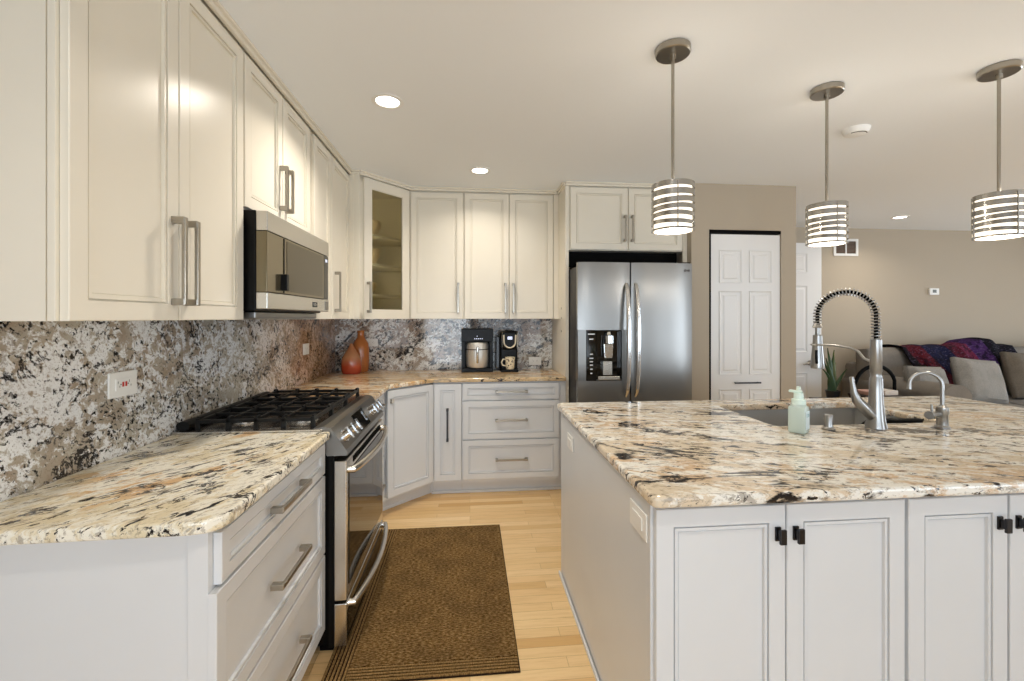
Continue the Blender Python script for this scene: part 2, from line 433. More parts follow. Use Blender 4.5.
# pantry door (narrow six-panel) ------------------------------------------------
def panel_door(b, w, h, panels, F, t=.035):
    """door leaf with raised panels; panels = [(u0,u1,z0,z1)]"""
    b.box(0, w, 0, t, 0, h, F)
    for u0, u1, z0, z1 in panels:
        b.rings(u1-u0, z1-z0, u0, z0, [(0, -.0005), (.0, -.008), (.012, .0005), (.030, .0005), (.042, -.006)], F, back=.004)
F = FR(1.937, PY+.012, 0)
b = MB()
w = .600
pn = [(.075, .265, z0, z1) for z0, z1 in ((1.665, 1.93), (.92, 1.60), (.16, .80))]+[(.335, .525, z0, z1) for z0, z1 in ((1.665, 1.93), (.92, 1.60), (.16, .80))]
pn = [(u0, u1, z0, z1) for u0, u1, z0, z1 in pn]
panel_door(b, w, 2.060, pn, F)
d1 = struct('door_1', b, M['door'])
b = MB(); b.box(.195, .418, -.032, -.022, .848, .860, F, .002).box(.205, .213, -.03, 0, .85, .858, F).box(.40, .408, -.03, 0, .85, .858, F)
b.build('door_handle', M['knob'], d1)
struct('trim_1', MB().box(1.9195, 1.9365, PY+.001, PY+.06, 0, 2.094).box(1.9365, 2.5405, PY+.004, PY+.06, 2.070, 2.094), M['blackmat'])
# hall door standing open before the far wall
F = FR(3.215, 4.70, 0)
b = MB()
w = .81
pn = [(u0, u1, z0, z1) for (u0, u1) in ((.10, .36), (.44, .63)) for z0, z1 in ((1.90, 2.12), (.99, 1.75), (.2, .75))]
panel_door(b, w, 2.24, pn, F)
d2 = struct('door_2', b, M['door'])
b = MB(); b.cyl((.665, -.012, .865), (.665, 0, .865), .030, F=F).cyl((.665, -.06, .865), (.665, -.012, .865), .011, F=F)
b.tube([(.665, -.055, .865), (.62, -.058, .868), (.58, -.058, .862), (.545, -.055, .852)], [.012, .010, .008, .007], 10, F)
b.build('door_lever', M['nickel'], d2, smooth=True)
struct('trim_2', MB().box(2.69, 2.71, 4.6, 4.9, 0, 2.24).box(2.671, 3.20, YFAR-.02, YFAR-.001, 2.22, 2.30), M['trim'])

# ------------------------------------------------------------------ cabinet parts
DOORP = [(0, -.018), (.002, -.020), (.048, -.020), (.0485, -.010), (.052, -.010), (.053, -.0180), (.0605, -.0180), (.061, -.0085), (.0655, -.0085), (.067, -.0105), (.070, -.0105)]
SLABP = DOORP
def pull(parent, F, u, z, L, vertical=True, m=None, name='handle', y=-.020):
    b = MB()
    if vertical:
        b.box(u-.007, u+.007, y-.038, y-.027, z-L/2, z+L/2, F, .0015)
        for q in (z-L/2+.009, z+L/2-.009): b.box(u-.009, u+.009, y-.036, y+.0005, q-.010, q+.010, F, .0015)
    else:
        b.box(u-L/2, u+L/2, y-.038, y-.027, z-.007, z+.007, F, .0015)
        for q in (u-L/2+.009, u+L/2-.009): b.box(q-.010, q+.010, y-.036, y+.0005, z-.009, z+.009, F, .0015)
    return b.build(name, m or M['nickel'], parent)
def knob(parent, F, u, z, y=-.020):
    b = MB(); b.box(u-.008, u+.008, y-.005, y+.0005, z-.019, z+.019, F, .001).box(u-.004, u+.004, y-.020, y-.004, z-.012, z+.012, F)
    b.box(u-.009, u+.009, y-.026, y-.018, z-.020, z+.020, F, .0015)
    return b.build('knob', M['knob'], parent)
M['knob_l'] = M['nickel']
def front(parent, F, u0, u1, z0, z1, m, name='door', prof=None, ins=1.0):
    b = MB(); pr = prof or DOORP
    if ins != 1.0: pr = [(a*ins, y) for a, y in pr]
    b.rings(u1-u0, z1-z0, u0, z0, pr, F, back=-.001)
    return b.build(name, m, parent)
def carcass(parent, F, u0, u1, d, z0, z1, m, toe=0, name='carcass', gap=.001):
    b = MB()
    b.box(u0, u1, 0, d, z0+toe, z1, F)
    if toe: b.box(u0, u1, .06, d, z0, z0+toe, F)
    return b.build(name, m, parent)
def crown(parent, pts, z=CZ, m=None):
    """thin cove strip along the top, pts = polyline of the face in plan, outward to the right-hand side"""
    b = MB()
    for (x0, y0), (x1, y1) in zip(pts, pts[1:]):
        a = math.atan2(y1-y0, x1-x0); L = math.hypot(x1-x0, y1-y0); Fm = FR(x0, y0, a)
        b.box(-.002, L+.002, -.028, 0, z-.012, z-.0005, Fm, .002); b.box(-.001, L+.001, -.016, 0, z-.030, z-.012, Fm, .002)
    return b.build('crown_moulding', m or M['upper'], parent)
U = M['upper']; B_ = M['base']; UD = 1.373; UT = 2.425
WT = 'wall cabinet'
# left run, faces x = -.861 (door fronts -.881 -> frame F with y=0 at x=-.861... doors stand .02 proud)
XU = -.881-.0
FL = FR(XU-.020, 0, PI/2)     # local x -> world y, local -y -> world +x ; local y=-.020 is x=-.881
ud = abs(XL)-abs(XU)-.020-.002
ud = (XU-.020)-XL-.002
c = thing('wall_cabinet', 'tall cream double-door wall cabinet nearest the camera, its end panel showing, left of the microwave', WT, (XU, 1.06, UD), PI/2)
b = MB(); b.box(1.062, 1.812, 0, ud, UD, CZ-.001, FL); b.build('carcass', U, c)
b = MB(); b.box(1.050, 1.062, .0, .016, UD, CZ-.001, FL, .001); b.box(1.056, 1.062, .024, ud, UD+.0, CZ-.002, FL); b.build('end_panel', U, c)
d = front(c, FL, 1.060, 1.428, UD, UT, U); pull(d, FL, 1.402, 1.550, .262)
d = front(c, FL, 1.432, 1.812, UD, UT, U); pull(d, FL, 1.464, 1.550, .262)
crown(c, [(XU-.0, 1.05), (XU-.0, 1.818)])
c = thing('wall_cabinet', 'short cream double-door wall cabinet directly above the microwave', WT, (XU, 1.82, 1.82), PI/2)
b = MB(); b.box(1.818, 2.592, 0, ud, 1.815, CZ-.001, FL); b.build('carcass', U, c)
d = front(c, FL, 1.823, 2.172, 1.82, UT, U); pull(d, FL, 2.145, 1.985, .205)
d = front(c, FL, 2.180, 2.530, 1.82, UT, U); pull(d, FL, 2.208, 1.985, .205)
crown(c, [(XU, 1.818), (XU, 2.592)])
c = thing('wall_cabinet', 'narrow cream double-door wall cabinet between microwave and glass-front corner cabinet', WT, (XU, 2.60, UD), PI/2)
b = MB(); b.box(2.594, 3.342, 0, ud, UD, CZ-.001, FL); b.build('carcass', U, c)
d = front(c, FL, 2.540, 2.912, UD, UT, U) if False else front(c, FL, 2.596, 2.912, UD, UT, U); pull(d, FL, 2.640, 1.552, .262)
d = front(c, FL, 2.924, 3.338, UD, UT, U); pull(d, FL, 2.985, 1.552, .262)
crown(c, [(XU, 2.592), (XU, 3.345)])
# diagonal glass corner cabinet
A0 = (-.808, 3.352); A1 = (-.505, 3.712); ang = math.atan2(A1[1]-A0[1], A1[0]-A0[0]); LD = math.hypot(A1[0]-A0[0], A1[1]-A0[1])
FD = FR(A0[0], A0[1], ang)
c = thing('corner_wall_cabinet', 'diagonal corner wall cabinet with a smoky glass door and lit shelves', WT, (A0[0], A0[1], UD))
poly = [(XL+.002, 3.344), (-.862, 3.344), (-.808, 3.352), (-.505, 3.712), (-.505, YB-.002), (XL+.002, YB-.002)]
b = MB()
for i in (0, 1, 3, 4, 5):
    (x0, y0), (x1, y1) = poly[i], poly[(i+1) % 6]
    a = math.atan2(y1-y0, x1-x0); L = math.hypot(x1-x0, y1-y0); b.box(0, L, 0, .016, UD, CZ-.001, FR(x0, y0, a))
b.prism(poly, UD, UD+.02); b.prism(poly, CZ-.022, CZ-.002)
# fluted filler facing the room and face frame of the diagonal
b.box(XU, -.808, 3.328, 3.344, UD, CZ-.001); b.box(-.862, -.850, 3.322, 3.330, UD, CZ-.03); b.box(-.826, -.810, 3.322, 3.330, UD, CZ-.03)
b.box(0, .035, 0, .018, UD, CZ-.001, FD).box(LD-.02, LD, 0, .018, UD, CZ-.001, FD).box(0, LD, 0, .018, UT-.03, CZ-.001, FD).box(0, LD, 0, .018, UD, UD+.045, FD)
b.build('carcass', U, c)
b = MB()   # glass door frame
u0, u1 = .020, LD-.012
h = UT-UD; fw = .068
for (a0, a1, z0, z1) in ((u0, u0+fw, UD, UT), (u1-fw, u1, UD, UT), (u0+fw, u1-fw, UD, UD+fw), (u0+fw, u1-fw, UT-fw, UT)): b.box(a0, a1, -.020, -.001, z0, z1, FD)
for (a0, a1, z0, z1) in ((u0+fw, u0+fw+.005, UD+fw, UT-fw), (u1-fw-.005, u1-fw, UD+fw, UT-fw), (u0+fw, u1-fw, UD+fw, UD+fw+.005), (u0+fw, u1-fw, UT-fw-.005, UT-fw)): b.box(a0, a1, -.015, -.004, z0, z1, FD)
d = b.build('door', U, c)
b = MB(); b.box(u0+fw-.002, u1-fw+.002, -.011, -.006, UD+fw-.002, UT-fw+.002, FD); b.build('glass', M['frost'], d)
pull(d, FD, u0+.03, 1.535, .23)
b = MB()
sp = [(XL+.02, 3.365), (-.86, 3.42), (-.82, 3.44), (-.56, 3.76), (-.525, YB-.02), (XL+.02, YB-.02)]
for z in (1.55, 1.79, 2.02): b.prism(sp, z, z+.018)
M['shelf'] = mat('shelf_paint', (.80, .76, .66), .5)
b.build('shelf', M['shelf'], c)
crown(c, [(XU+.0, 3.338), (-.806, 3.330)]); crown(c, [(-.812, 3.328), (-.497, 3.700)])
l = bpy.data.lights.new('cabinet_light', 'AREA'); l.shape = 'RECTANGLE'; l.size = .02; l.size_y = .95; l.energy = 3.0; l.color = (1, .88, .66)
o = bpy.data.objects.new('cabinet_light', l); COL.objects.link(o); o.location = (-.775, 3.43, 1.90); o.rotation_euler = (PI/2, 0, .35)
# dishes on the shelves (seen dimly through the glass)
for i, (x, y, z, r, hh, nm) in enumerate(((-.82, 3.66, 2.039, .10, .12, 'bowl'), (-.84, 3.68, 1.569, .08, .10, 'bowl'), (-.80, 3.66, 1.809, .07, .13, 'pitcher'))):
    b = MB(); b.lathe([(0, 0), (r*.5, 0), (r*.6, .01), (r, hh*.6), (r*.97, hh), (r*.9, hh), (r*.85, hh*.6), (0, .02)], (0, 0, 0), 24)
    o = b.build(nm, M['dish'], None, smooth=True); o.location = (x, y, z)
    tag(o, ('pale stoneware bowl on the top shelf behind the smoky glass door', 'pale stoneware bowl on the bottom shelf behind the smoky glass door', 'pale stoneware vessel on the middle shelf behind the smoky glass door')[i], 'bowl')
# back uppers
YU = 3.726   # carcass face; fronts at 3.706
FB = FR(0, YU, 0); bd = YB-YU-.002
c = thing('wall_cabinet', 'single-door cream wall cabinet on the back wall beside the glass-front corner', WT, (-.49, YU, UD))
b = MB(); b.box(-.503, -.052, 0, bd, UD, CZ-.001, FB); b.build('carcass', U, c)
d = front(c, FB, -.488, -.060, UD, UT, U); pull(d, FB, -.098, 1.548, .25); crown(c, [(-.503, YU-.02), (-.052, YU-.02)])
c = thing('wall_cabinet', 'double-door cream wall cabinet on the back wall above the two coffee makers', WT, (-.04, YU, UD))
b = MB(); b.box(-.050, .757, 0, bd, UD, CZ-.001, FB).box(.712, .757, -.016, 0, UD, CZ-.001, FB); b.build('carcass', U, c)
d = front(c, FB, -.046, .327, UD, UT, U); pull(d, FB, .296, 1.548, .25)
d = front(c, FB, .333, .706, UD, UT, U); pull(d, FB, .364, 1.548, .25); crown(c, [(-.052, YU-.02), (.757, YU-.02)])
# fridge surround
FG = FR(0, 3.470, 0)
c = thing('fridge_cabinet', 'cream cabinet above the steel refrigerator with its tall side panel down to the floor', 'cabinet', (.76, 3.47, 0))
b = MB(); b.box(.785, 1.769, 0, YB-3.472, 1.925, CZ-.001, FG); b.build('carcass', U, c)
b = MB(); b.box(.757, .784, -.02, YB-3.472, 0, CZ-.001, FG, .001); b.build('side_panel', U, c)
b = MB(); b.box(1.735, 1.769, -.02, .0, 0, CZ-.001, FG); b.build('filler_strip', U, c)
b = MB(); b.box(.803, 1.768, 3.50, 3.52, 0, 1.925); b.build('recess_shade_panel', M['blackmat'], c) if False else MB().box(.803, 1.734, 3.560, 3.575, 1.80, 1.925).build('recess_shade_panel', M['blackmat'], c)  # black sheet added as the shade in the gap above the fridge
d = front(c, FG, .798, 1.270, 1.930, 2.428, U); pull(d, FG, 1.242, 2.10, .21)
d = front(c, FG, 1.276, 1.732, 1.930, 2.428, U); pull(d, FG, 1.302, 2.10, .21)
crown(c, [(.758, YU-.02), (.758, 3.452)]); crown(c, [(.758, 3.450), (1.769, 3.450)])
# side panel's hinges covers / latch dots seen on its left side
for z in (1.27, 1.38, 1.46): MB().cyl((.7572, 3.60, z), (.753, 3.60, z), .008, seg=12).build('screw_cap', M['nickel'], c)

# ------------------------------------------------------------------ base cabinets
XBf = -.610  # carcass face; fronts at -.59
FLB = FR(XBf, 0, PI/2); dB = XBf-XL-.002
def drawers(c, F, u0, u1, rows, L, m=B_, ins=1.0, u0low=None):
    for i, (z0, z1) in enumerate(rows):
        d = front(c, F, (u0low if (i and u0low is not None) else u0), u1, z0, z1, m, 'drawer', ins=.72 if i == 0 else .9)
        pull(d, F, (u0+u1)/2, (z0+z1)/2+.0, L, False)
c = thing('base_cabinet', 'white three-drawer base cabinet nearest the camera beside the range', 'cabinet', (XBf, 1.08, 0), PI/2)
b = MB(); b.box(1.112, 1.866, 0, dB, .10, .883, FLB).box(1.115, 1.866, .07, dB, 0, .10, FLB); b.build('carcass', B_, c)
b = MB(); b.box(1.092, 1.112, .0, .045, .0, .883, FLB, .001).box(1.099, 1.112, .048, dB, 0, .883, FLB); b.build('end_panel', B_, c)
drawers(c, FLB, 1.112, 1.866, [(.744, .868), (.420, .734), (.105, .410)], .24, u0low=1.090)
c = thing('base_cabinet', 'white three-drawer base cabinet beyond the range, before the diagonal corner door', 'cabinet', (XBf, 2.64, 0), PI/2)
b = MB(); b.box(2.645, 3.13, 0, dB, .10, .883, FLB).box(2.645, 3.13, .07, dB, 0, .10, FLB); b.build('carcass', B_, c)
drawers(c, FLB, 2.650, 3.118, [(.744, .868), (.437, .734), (.125, .428)], .16)
# diagonal corner base
D0 = (-.585, 3.135); D1 = (-.287, 3.430); aD = math.atan2(D1[1]-D0[1], D1[0]-D0[0]); LB = math.hypot(D1[0]-D0[0], D1[1]-D0[1]); FDB = FR(D0[0]-.0, D0[1], aD)
c = thing('corner_base_cabinet', 'white diagonal corner base cabinet with one door and a small square knob', 'cabinet', (D0[0], D0[1], 0))
b = MB(); b.prism([(XL+.002, 3.132), (-.606, 3.132), (D0[0], D0[1]+.02), (D1[0]-.014, D1[1]+.012), (D1[0], YB-.002), (XL+.002, YB-.002)], .10, .883)
b.prism([(XL+.002, 3.19), (-.66, 3.19), (-.31, 3.515), (-.286, 3.512), (-.286, YB-.002), (XL+.002, YB-.002)], 0, .10); b.build('carcass', B_, c)
d = front(c, FDB, .004, LB-.006, .125, .872, B_)
kb = MB(); kb.box(.034-.011, .034+.011, -.040, -.0195, .785, .815, FDB, .002); kb.build('knob', M['nickel'], d)
FBB = FR(0, 3.440, 0); dBB = YB-3.442
c = thing('pull_out_cabinet', 'narrow white pull-out base cabinet with a tall upright dark handle', 'cabinet', (-.28, 3.44, 0))
b = MB(); b.box(-.284, -.064, 0, dBB, .10, .883, FBB).box(-.284, -.064, .07, dBB, 0, .10, FBB); b.build('carcass', B_, c)
d = front(c, FBB, -.275, -.066, .125, .872, B_); pull(d, FBB, -.172, .56, .25, True, M['knob'])
c = thing('base_cabinet', 'wide white three-drawer base cabinet on the back wall under the coffee makers', 'cabinet', (-.05, 3.44, 0))
b = MB(); b.box(-.062, .757, 0, dBB, .10, .883, FBB).box(-.062, .757, .07, dBB, 0, .10, FBB); b.build('carcass', B_, c)
drawers(c, FBB, -.055, .700, [(.744, .872), (.440, .734), (.130, .430)], .25)
struct('trim_3', MB().box(-.30, .757, 3.49, 3.508, 0, .020).box(0, .50, -.012, .004, 0, .020, FR(-.665, 3.185, aD)), B_, .004)
# shadowless toe boards are part of each carcass

# ------------------------------------------------------------------ countertops
def slab(name, poly, m, label, z0=.884, z1=.916, hole=None):
    b = MB(); b.prism(poly, z0, z1)
    o = b.build(name, m, bevel=.008); tag(o, label, 'countertop'); return o
slab('countertop', [(XL+.022, 1.050), (-.635, 1.062), (-.600, 1.070), (-.578, 1.092), (-.570, 1.125), (-.570, 1.868), (XL+.022, 1.868)], M['gr_counter'],
     'cream and tan speckled granite worktop on the drawers nearest the camera')
slab('countertop', [(XL+.022, 2.640), (-.560, 2.640), (-.560, 3.125), (-.275, 3.405), (.755, 3.405), (.755, YB-.022), (XL+.022, YB-.022)], M['gr_corner'],
     'tan granite worktop turning the back corner, carrying the orange vases and coffee makers')
o = MB().box(XL+.001, XL+.021, -.6, YB-.002, .8845, UD-.001).build('backsplash', M['gr_splash']); tag(o, 'white and grey speckled granite backsplash along the left wall behind the range', 'backsplash')
o = MB().box(XL+.022, .755, YB-.021, YB-.001, .8845, UD-.001).build('backsplash', M['gr_splash_back']); tag(o, 'dark-veined grey granite backsplash on the back wall behind the coffee makers', 'backsplash')

# ------------------------------------------------------------------ island
IX0, IX1, IY0, IY1 = .470, 2.850, 1.098, 2.372
HX0, HX1, HY0, HY1 = 1.310, 2.110, 1.775, 2.235
def slab_hole(name, m):
    tmp = bmesh.new()
    z0, z1 = .884, .916
    # hole with rounded corners
    hole = []
    r = .05
    for cx, cy, a0 in ((HX1-r, HY1-r, 0), (HX0+r, HY1-r, 90), (HX0+r, HY0+r, 180), (HX1-r, HY0+r, 270)):
        for j in range(7):
            a = math.radians(a0+j*15); hole.append((cx+r*math.cos(a), cy+r*math.sin(a)))
    outer = []
    r = .02
    for cx, cy, a0 in ((IX1-r, IY1-r, 0), (IX0+r, IY1-r, 90), (IX0+r, IY0+r, 180), (IX1-r, IY0+r, 270)):
        for j in range(7):
            a = math.radians(a0+j*15); outer.append((cx+r*math.cos(a), cy+r*math.sin(a)))
    n = len(hole)
    O0 = [tmp.verts.new((x, y, z0)) for x, y in outer]; O1 = [tmp.verts.new((x, y, z1)) for x, y in outer]
    H0 = [tmp.verts.new((x, y, z0)) for x, y in hole]; H1 = [tmp.verts.new((x, y, z1)) for x, y in hole]
    for i in range(n):
        j = (i+1) % n
        tmp.faces.new((O1[i], O1[j], H1[j], H1[i])); tmp.faces.new((O0[j], O0[i], H0[i], H0[j]))
        tmp.faces.new((O0[i], O0[j], O1[j], O1[i])); tmp.faces.new((H0[j], H0[i], H1[i], H1[j]))
    bmesh.ops.recalc_face_normals(tmp, faces=tmp.faces)
    b = MB(); b.add(tmp); return b.build(name, m, bevel=.010)
o = slab_hole('island_countertop', M['gr_island']); tag(o, 'large polished granite island top with black streaks and a sink cut-out', 'countertop')
IYF = 1.150; FI = FR(0, IYF, 0)
def island_cab(u0, u1, d, doors, label, end=False):
    c = thing('island_cabinet', label, 'cabinet', (u0, IYF, 0))
    b = MB(); t = .018
    b.box(u0, u0+t, 0, d, 0.0, .883, FI).box(u1-t, u1, 0, d, 0.0, .883, FI).box(u0+t, u1-t, d-t, d, 0, .883, FI).box(u0+t, u1-t, 0, d-t, .09, .11, FI)
    b.box(u0+t, u1-t, 0, t, .10, .13, FI).box(u0+t, u1-t, 0, t, .85, .883, FI).box(u0+t, u1-t, .06, .07, 0, .09, FI).box((u0+u1)/2-.02, (u0+u1)/2+.02, 0, t, .13, .85, FI)
    b.build('carcass', B_, c)
    for a0, a1, kx in doors:
        dd = front(c, FI, a0, a1, .10, .868, B_)
        knob(dd, FI, kx, .790)
    if end:
        b = MB(); b.box(u0-.004, u0, 0.0, .045, 0, .883, FI).box(u0-.014, u0-.0045, .0, d, 0.0, .018, FI, .002); b.build('end_trim', B_, c)
    return c
island_cab(.490, 1.226, 1.19, [(.494, .862, .838), (.866, 1.222, .890)], 'white island cabinet under the corner of the granite top nearest the rug', True)
island_cab(1.228, 2.150, 1.19, [(1.234, 1.548, 1.520), (1.556, 1.850, 1.580), (1.856, 2.146, 2.120)], 'white island cabinet next along under the sink and faucet')
island_cab(2.152, 2.640, 1.19, [(2.158, 2.636, 2.190)], 'white island cabinet at the sofa end of the island')
# sink
s = thing('sink', 'undermounted stainless sink basin in the granite island', 'sink', (1.71, 2.0, .65))
b = MB()
z0, z1, t = .66, .883, .004
b.box(HX0-.015, HX1+.015, HY0-.015, HY1+.015, z0-t, z0)
for x0, x1, y0, y1 in ((HX0-.015, HX0-.011, HY0-.015, HY1+.015), (HX1+.011, HX1+.015, HY0-.015, HY1+.015), (HX0-.011, HX1+.011, HY0-.015, HY0-.011), (HX0-.011, HX1+.011, HY1+.011, HY1+.015)):
    b.box(x0, x1, y0, y1, z0, z1)
b.build('basin', mat('sink_steel', (.62, .62, .61), .38, .75), s)
b = MB(); b.lathe([(0, .0), (.04, .0), (.045, .004), (.03, .003), (0, .002)], (1.6, 2.0, z0+.001), 24); b.build('drain', M['chrome'], s, smooth=True)
# things lying in the sink, as far as the photo shows
c = thing('frying_pan', 'dark pan with a black handle resting in the sink behind the faucet', 'pan', (1.80, 2.02, z0))
b = MB(); b.lathe([(0, 0), (.085, 0), (.105, .04), (.101, .04), (.082, .004), (0, .004)], (1.74, 2.02, z0+.002), 32); b.build('pan_bowl', M['iron'], c, smooth=True)
b = MB(); b.tube([(1.815, 2.00, z0+.035), (1.835, 1.96, .82), (1.86, 1.90, .895), (1.90, 1.872, .903), (2.075, 1.845, .905)], [.009, .009, .010, .012, .012], 12, flat=.8); b.build('pan_handle', M['black'], c, smooth=True)
c = thing('food_bowl', 'brown bowl standing in the sink by the soap dispenser', 'bowl', (1.50, 1.98, z0))
b = MB(); b.lathe([(0, 0), (.05, 0), (.10, .09), (.095, .09), (.045, .006), (0, .006)], (1.50, 1.99, z0+.002), 28); b.build('bowl_shell', M['copper'], c, smooth=True)
# island outlets
def outlet(label, loc, rz, w=.12, h=.075, red=False, vertical=False, dots=True):
    """plate in local xz plane facing -y"""
    c = thing('outlet', label, 'outlet', loc, rz)
    Fm = Matrix.Translation(loc) @ Matrix.Rotation(rz, 4, 'Z')
    b = MB(); b.box(-w/2, w/2, -.006, 0, -h/2, h/2, Fm, .002); b.build('cover_plate', M['white'], c)
    b = MB(); b.box(-w*.29, w*.29, -.009, -.005, -h*.24, h*.24, Fm, .001); ins = b.build('receptacle', M['white'], c)
    if dots:
        for sx in (-1, 1):
            b = MB(); b.box(sx*w*.20-.004, sx*w*.20-.0025, -.0095, -.0085, .004, .012, Fm); b.box(sx*w*.20+.003, sx*w*.20+.0045, -.0095, -.0085, -.010, -.003, Fm)
            b.cyl((sx*w*.13, -.0095, 0), (sx*w*.13, -.0085, 0), .0022, seg=8, F=Fm)
            b.build('socket_slots', M['black'], ins)
    if red:
        [MB().box(q-.0035, q+.0035, -.0105, -.0088, -.008, .008, Fm).build('test_button', M['red'], ins) for q in (-.0065, .0065)]
    return c
outlet('white outlet plate on the side of the island nearest the camera', (.489, 1.235, .797), -PI/2, .125, .075, dots=False)
outlet('white outlet plate on the side of the island near its far corner', (.489, 2.105, .775), -PI/2, .11, .07, dots=False)
outlet('large white outlet with red test buttons on the left backsplash', (XL+.0215, 1.622, 1.155), PI/2, .122, .084, red=True)
outlet('small white outlet on the left backsplash just before the corner', (XL+.0215, 3.31, 1.155), PI/2, .11, .08, dots=True)
outlet('white outlet on the back splash half hidden by the tall orange vase', (-.875, YB-.0215, 1.162), 0, .12, .068)
outlet('white outlet on the back splash right of the coffee makers', (.595, YB-.0215, .985), 0, .115, .075)

# ------------------------------------------------------------------ refrigerator
c = thing('refrigerator', 'stainless side-by-side refrigerator with a water dispenser in its left door', 'refrigerator', (1.22, 3.2, 0))
FX0, FXm0, FXm1, FX1, FY = .785, 1.180, 1.190, 1.662, 3.150
b = MB(); b.box(.790, 1.657, 3.225, 3.98, .02, 1.765, bev=.004); b.build('body', mat('fridge_grey_side', (.02, .02, .02), .5), c)
def fdoor(x0, x1, bump):
    # gently bowed door front
    poly = [(x0+.004, 3.222), (x1-.004, 3.222), (x1, 3.205)]
    for i in range(13):
        t = 1-i/12; poly.append((x0+(x1-x0)*t, FY+.018*(2*t-1)**4*.9-.0))
    poly.append((x0, 3.205))
    return poly
b = MB(); b.prism(fdoor(FXm1, FX1, 0), .06, 1.79); dr = b.build('door', M['steel'], c, smooth=True); 
# left door with recess for the dispenser (built of four pieces around it)
DX0, DX1, DZ0, DZ1 = .925, 1.112, .930, 1.285
pl = fdoor(FX0, FXm0, 0)
b = MB(); b.prism(pl, DZ1+.008, 1.79); b.prism(pl, .06, DZ0-.012)
b.box(FX0, .845, 3.152, 3.222, DZ0-.012, DZ1+.008); b.box(DX1+.003, FXm0, 3.1505, 3.222, DZ0-.012, DZ1+.008); b.box(.845, DX1+.003, 3.215, 3.222, DZ0-.012, DZ1+.008)
dl = b.build('door', M['steel'], c, smooth=True)
b = MB(); b.box(.846, .922, 3.150, 3.180, DZ0-.010, DZ1+.006, bev=.002); cp = b.build('control_panel', M['blackglass'], dl)
b = MB()
for z, wd in ((1.262, .05), (1.225, .03), (1.115, .022), (1.085, .03), (1.060, .024), (1.035, .022), (1.005, .018), (.975, .014)):
    b.box(.884-wd/2, .884+wd/2, 3.1490, 3.1502, z-.004, z+.004)
b.build('control_icon', mat('pale_icon', (.6, .62, .65), .4, emit=(.7, .75, .8), es=.25), cp)
b = MB(); b.box(.924, DX1+.002, 3.195, 3.214, DZ0, DZ1+.004).box(.924, .930, 3.152, 3.195, DZ0, DZ1+.004).box(DX1-.004, DX1+.002, 3.152, 3.195, DZ0, DZ1+.004).box(.930, DX1-.004, 3.152, 3.195, DZ1-.006, DZ1+.004); b.build('dispenser_recess', M['blackglass'], dl)
b = MB(); b.box(.975, 1.045, 3.160, 3.196, .96, 1.06, bev=.003).box(.935, 1.10, 3.150, 3.205, DZ0-.006, .952, bev=.004); b.build('drip_tray', M['steel_warm'], dl)
b = MB(); b.cyl((1.02, 3.165, 1.195), (1.02, 3.165, 1.25), .037).cyl((1.02, 3.165, 1.25), (1.02, 3.172, 1.272), .020); b.build('spout', M['chrome'], dl, smooth=True)
b = MB(); b.prism([(.980, 1.19), (1.050, 1.19), (1.045, 1.085), (.985, 1.085)], 3.155, 3.170, 'y'); b.build('lever', M['chrome'], dl, bevel=.003)
def fhandle(x, d):
    pts = []; rs = []
    for i in range(25):
        t = i/24; z = .800+t*.835; y = FY+.012-.062*(math.sin(PI*min(max(t, .0), 1))**.35); pts.append((x, y, z)); rs.append(.0125+.006*math.sin(PI*t))
    b = MB(); b.tube(pts, rs, 14, flat=.8); return b.build('handle', M['chrome_b'], d, smooth=True)
M['chrome_b'] = mat('satin_handle', (.68, .68, .68), .2, 1.0)
fhandle(1.150, dl); fhandle(1.222, dr)
[MB().box(q, q+.058, 3.18, 3.26, 1.765, 1.80, bev=.003).build('hinge_cover', M['blackmat'], c) for q in (.80, 1.598)]
b = MB(); b.cyl((1.603, FY+.008, 1.735), (1.603, FY+.0, 1.735), .010, seg=20).box(1.619, 1.622, FY+.002, FY+.008, 1.729, 1.742).box(1.619, 1.627, FY+.002, FY+.008, 1.729, 1.732).box(1.631, 1.634, FY+.003, FY+.009, 1.729, 1.742).box(1.631, 1.640, FY+.003, FY+.009, 1.729, 1.732).box(1.631, 1.640, FY+.003, FY+.009, 1.739, 1.742).box(1.637, 1.640, FY+.003, FY+.009, 1.729, 1.736)
b.build('badge', mat('grey_badge', (.13, .12, .12), .4), dr)
b = MB(); b.box(.795, 1.65, 3.19, 3.24, .02, .055); b.build('kick_grille', M['blackmat'], c)

# ------------------------------------------------------------------ range
RY0, RY1 = 1.872, 2.638
rg = thing('range', 'stainless gas range with black grates, front knobs and curved oven handle', 'range', (-.85, 2.24, 0))
b = MB(); b.box(XL+.024, -.580, RY0+.006, RY1-.006, .03, .895); b.build('body', M['blackmat'], rg)
b = MB()   # steel side returns seen at the front edge
b.box(-.580, -.558, RY0+.004, RY1-.004, .02, .812)
b.build('side_trim', M['black'], rg)
# cooktop
b = MB(); b.box(XL+.024, -.600, RY0-.012, RY1+.010, .9165, .926, bev=.002); b.build('cooktop', M['steel_warm'], rg)
b = MB(); b.box(XL+.095, -.640, RY0+.03, RY1-.03, .926, .9275); b.build('burner_pan', mat('dark_steel_pan', (.22, .21, .20), .22, 1.0), rg)
b = MB(); b.tube([(XL+.055, RY0+.015, .944), (XL+.055, RY1-.015, .944)], .026, 14, flat=.75); b.build('rear_vent', M['iron'], rg, smooth=True)
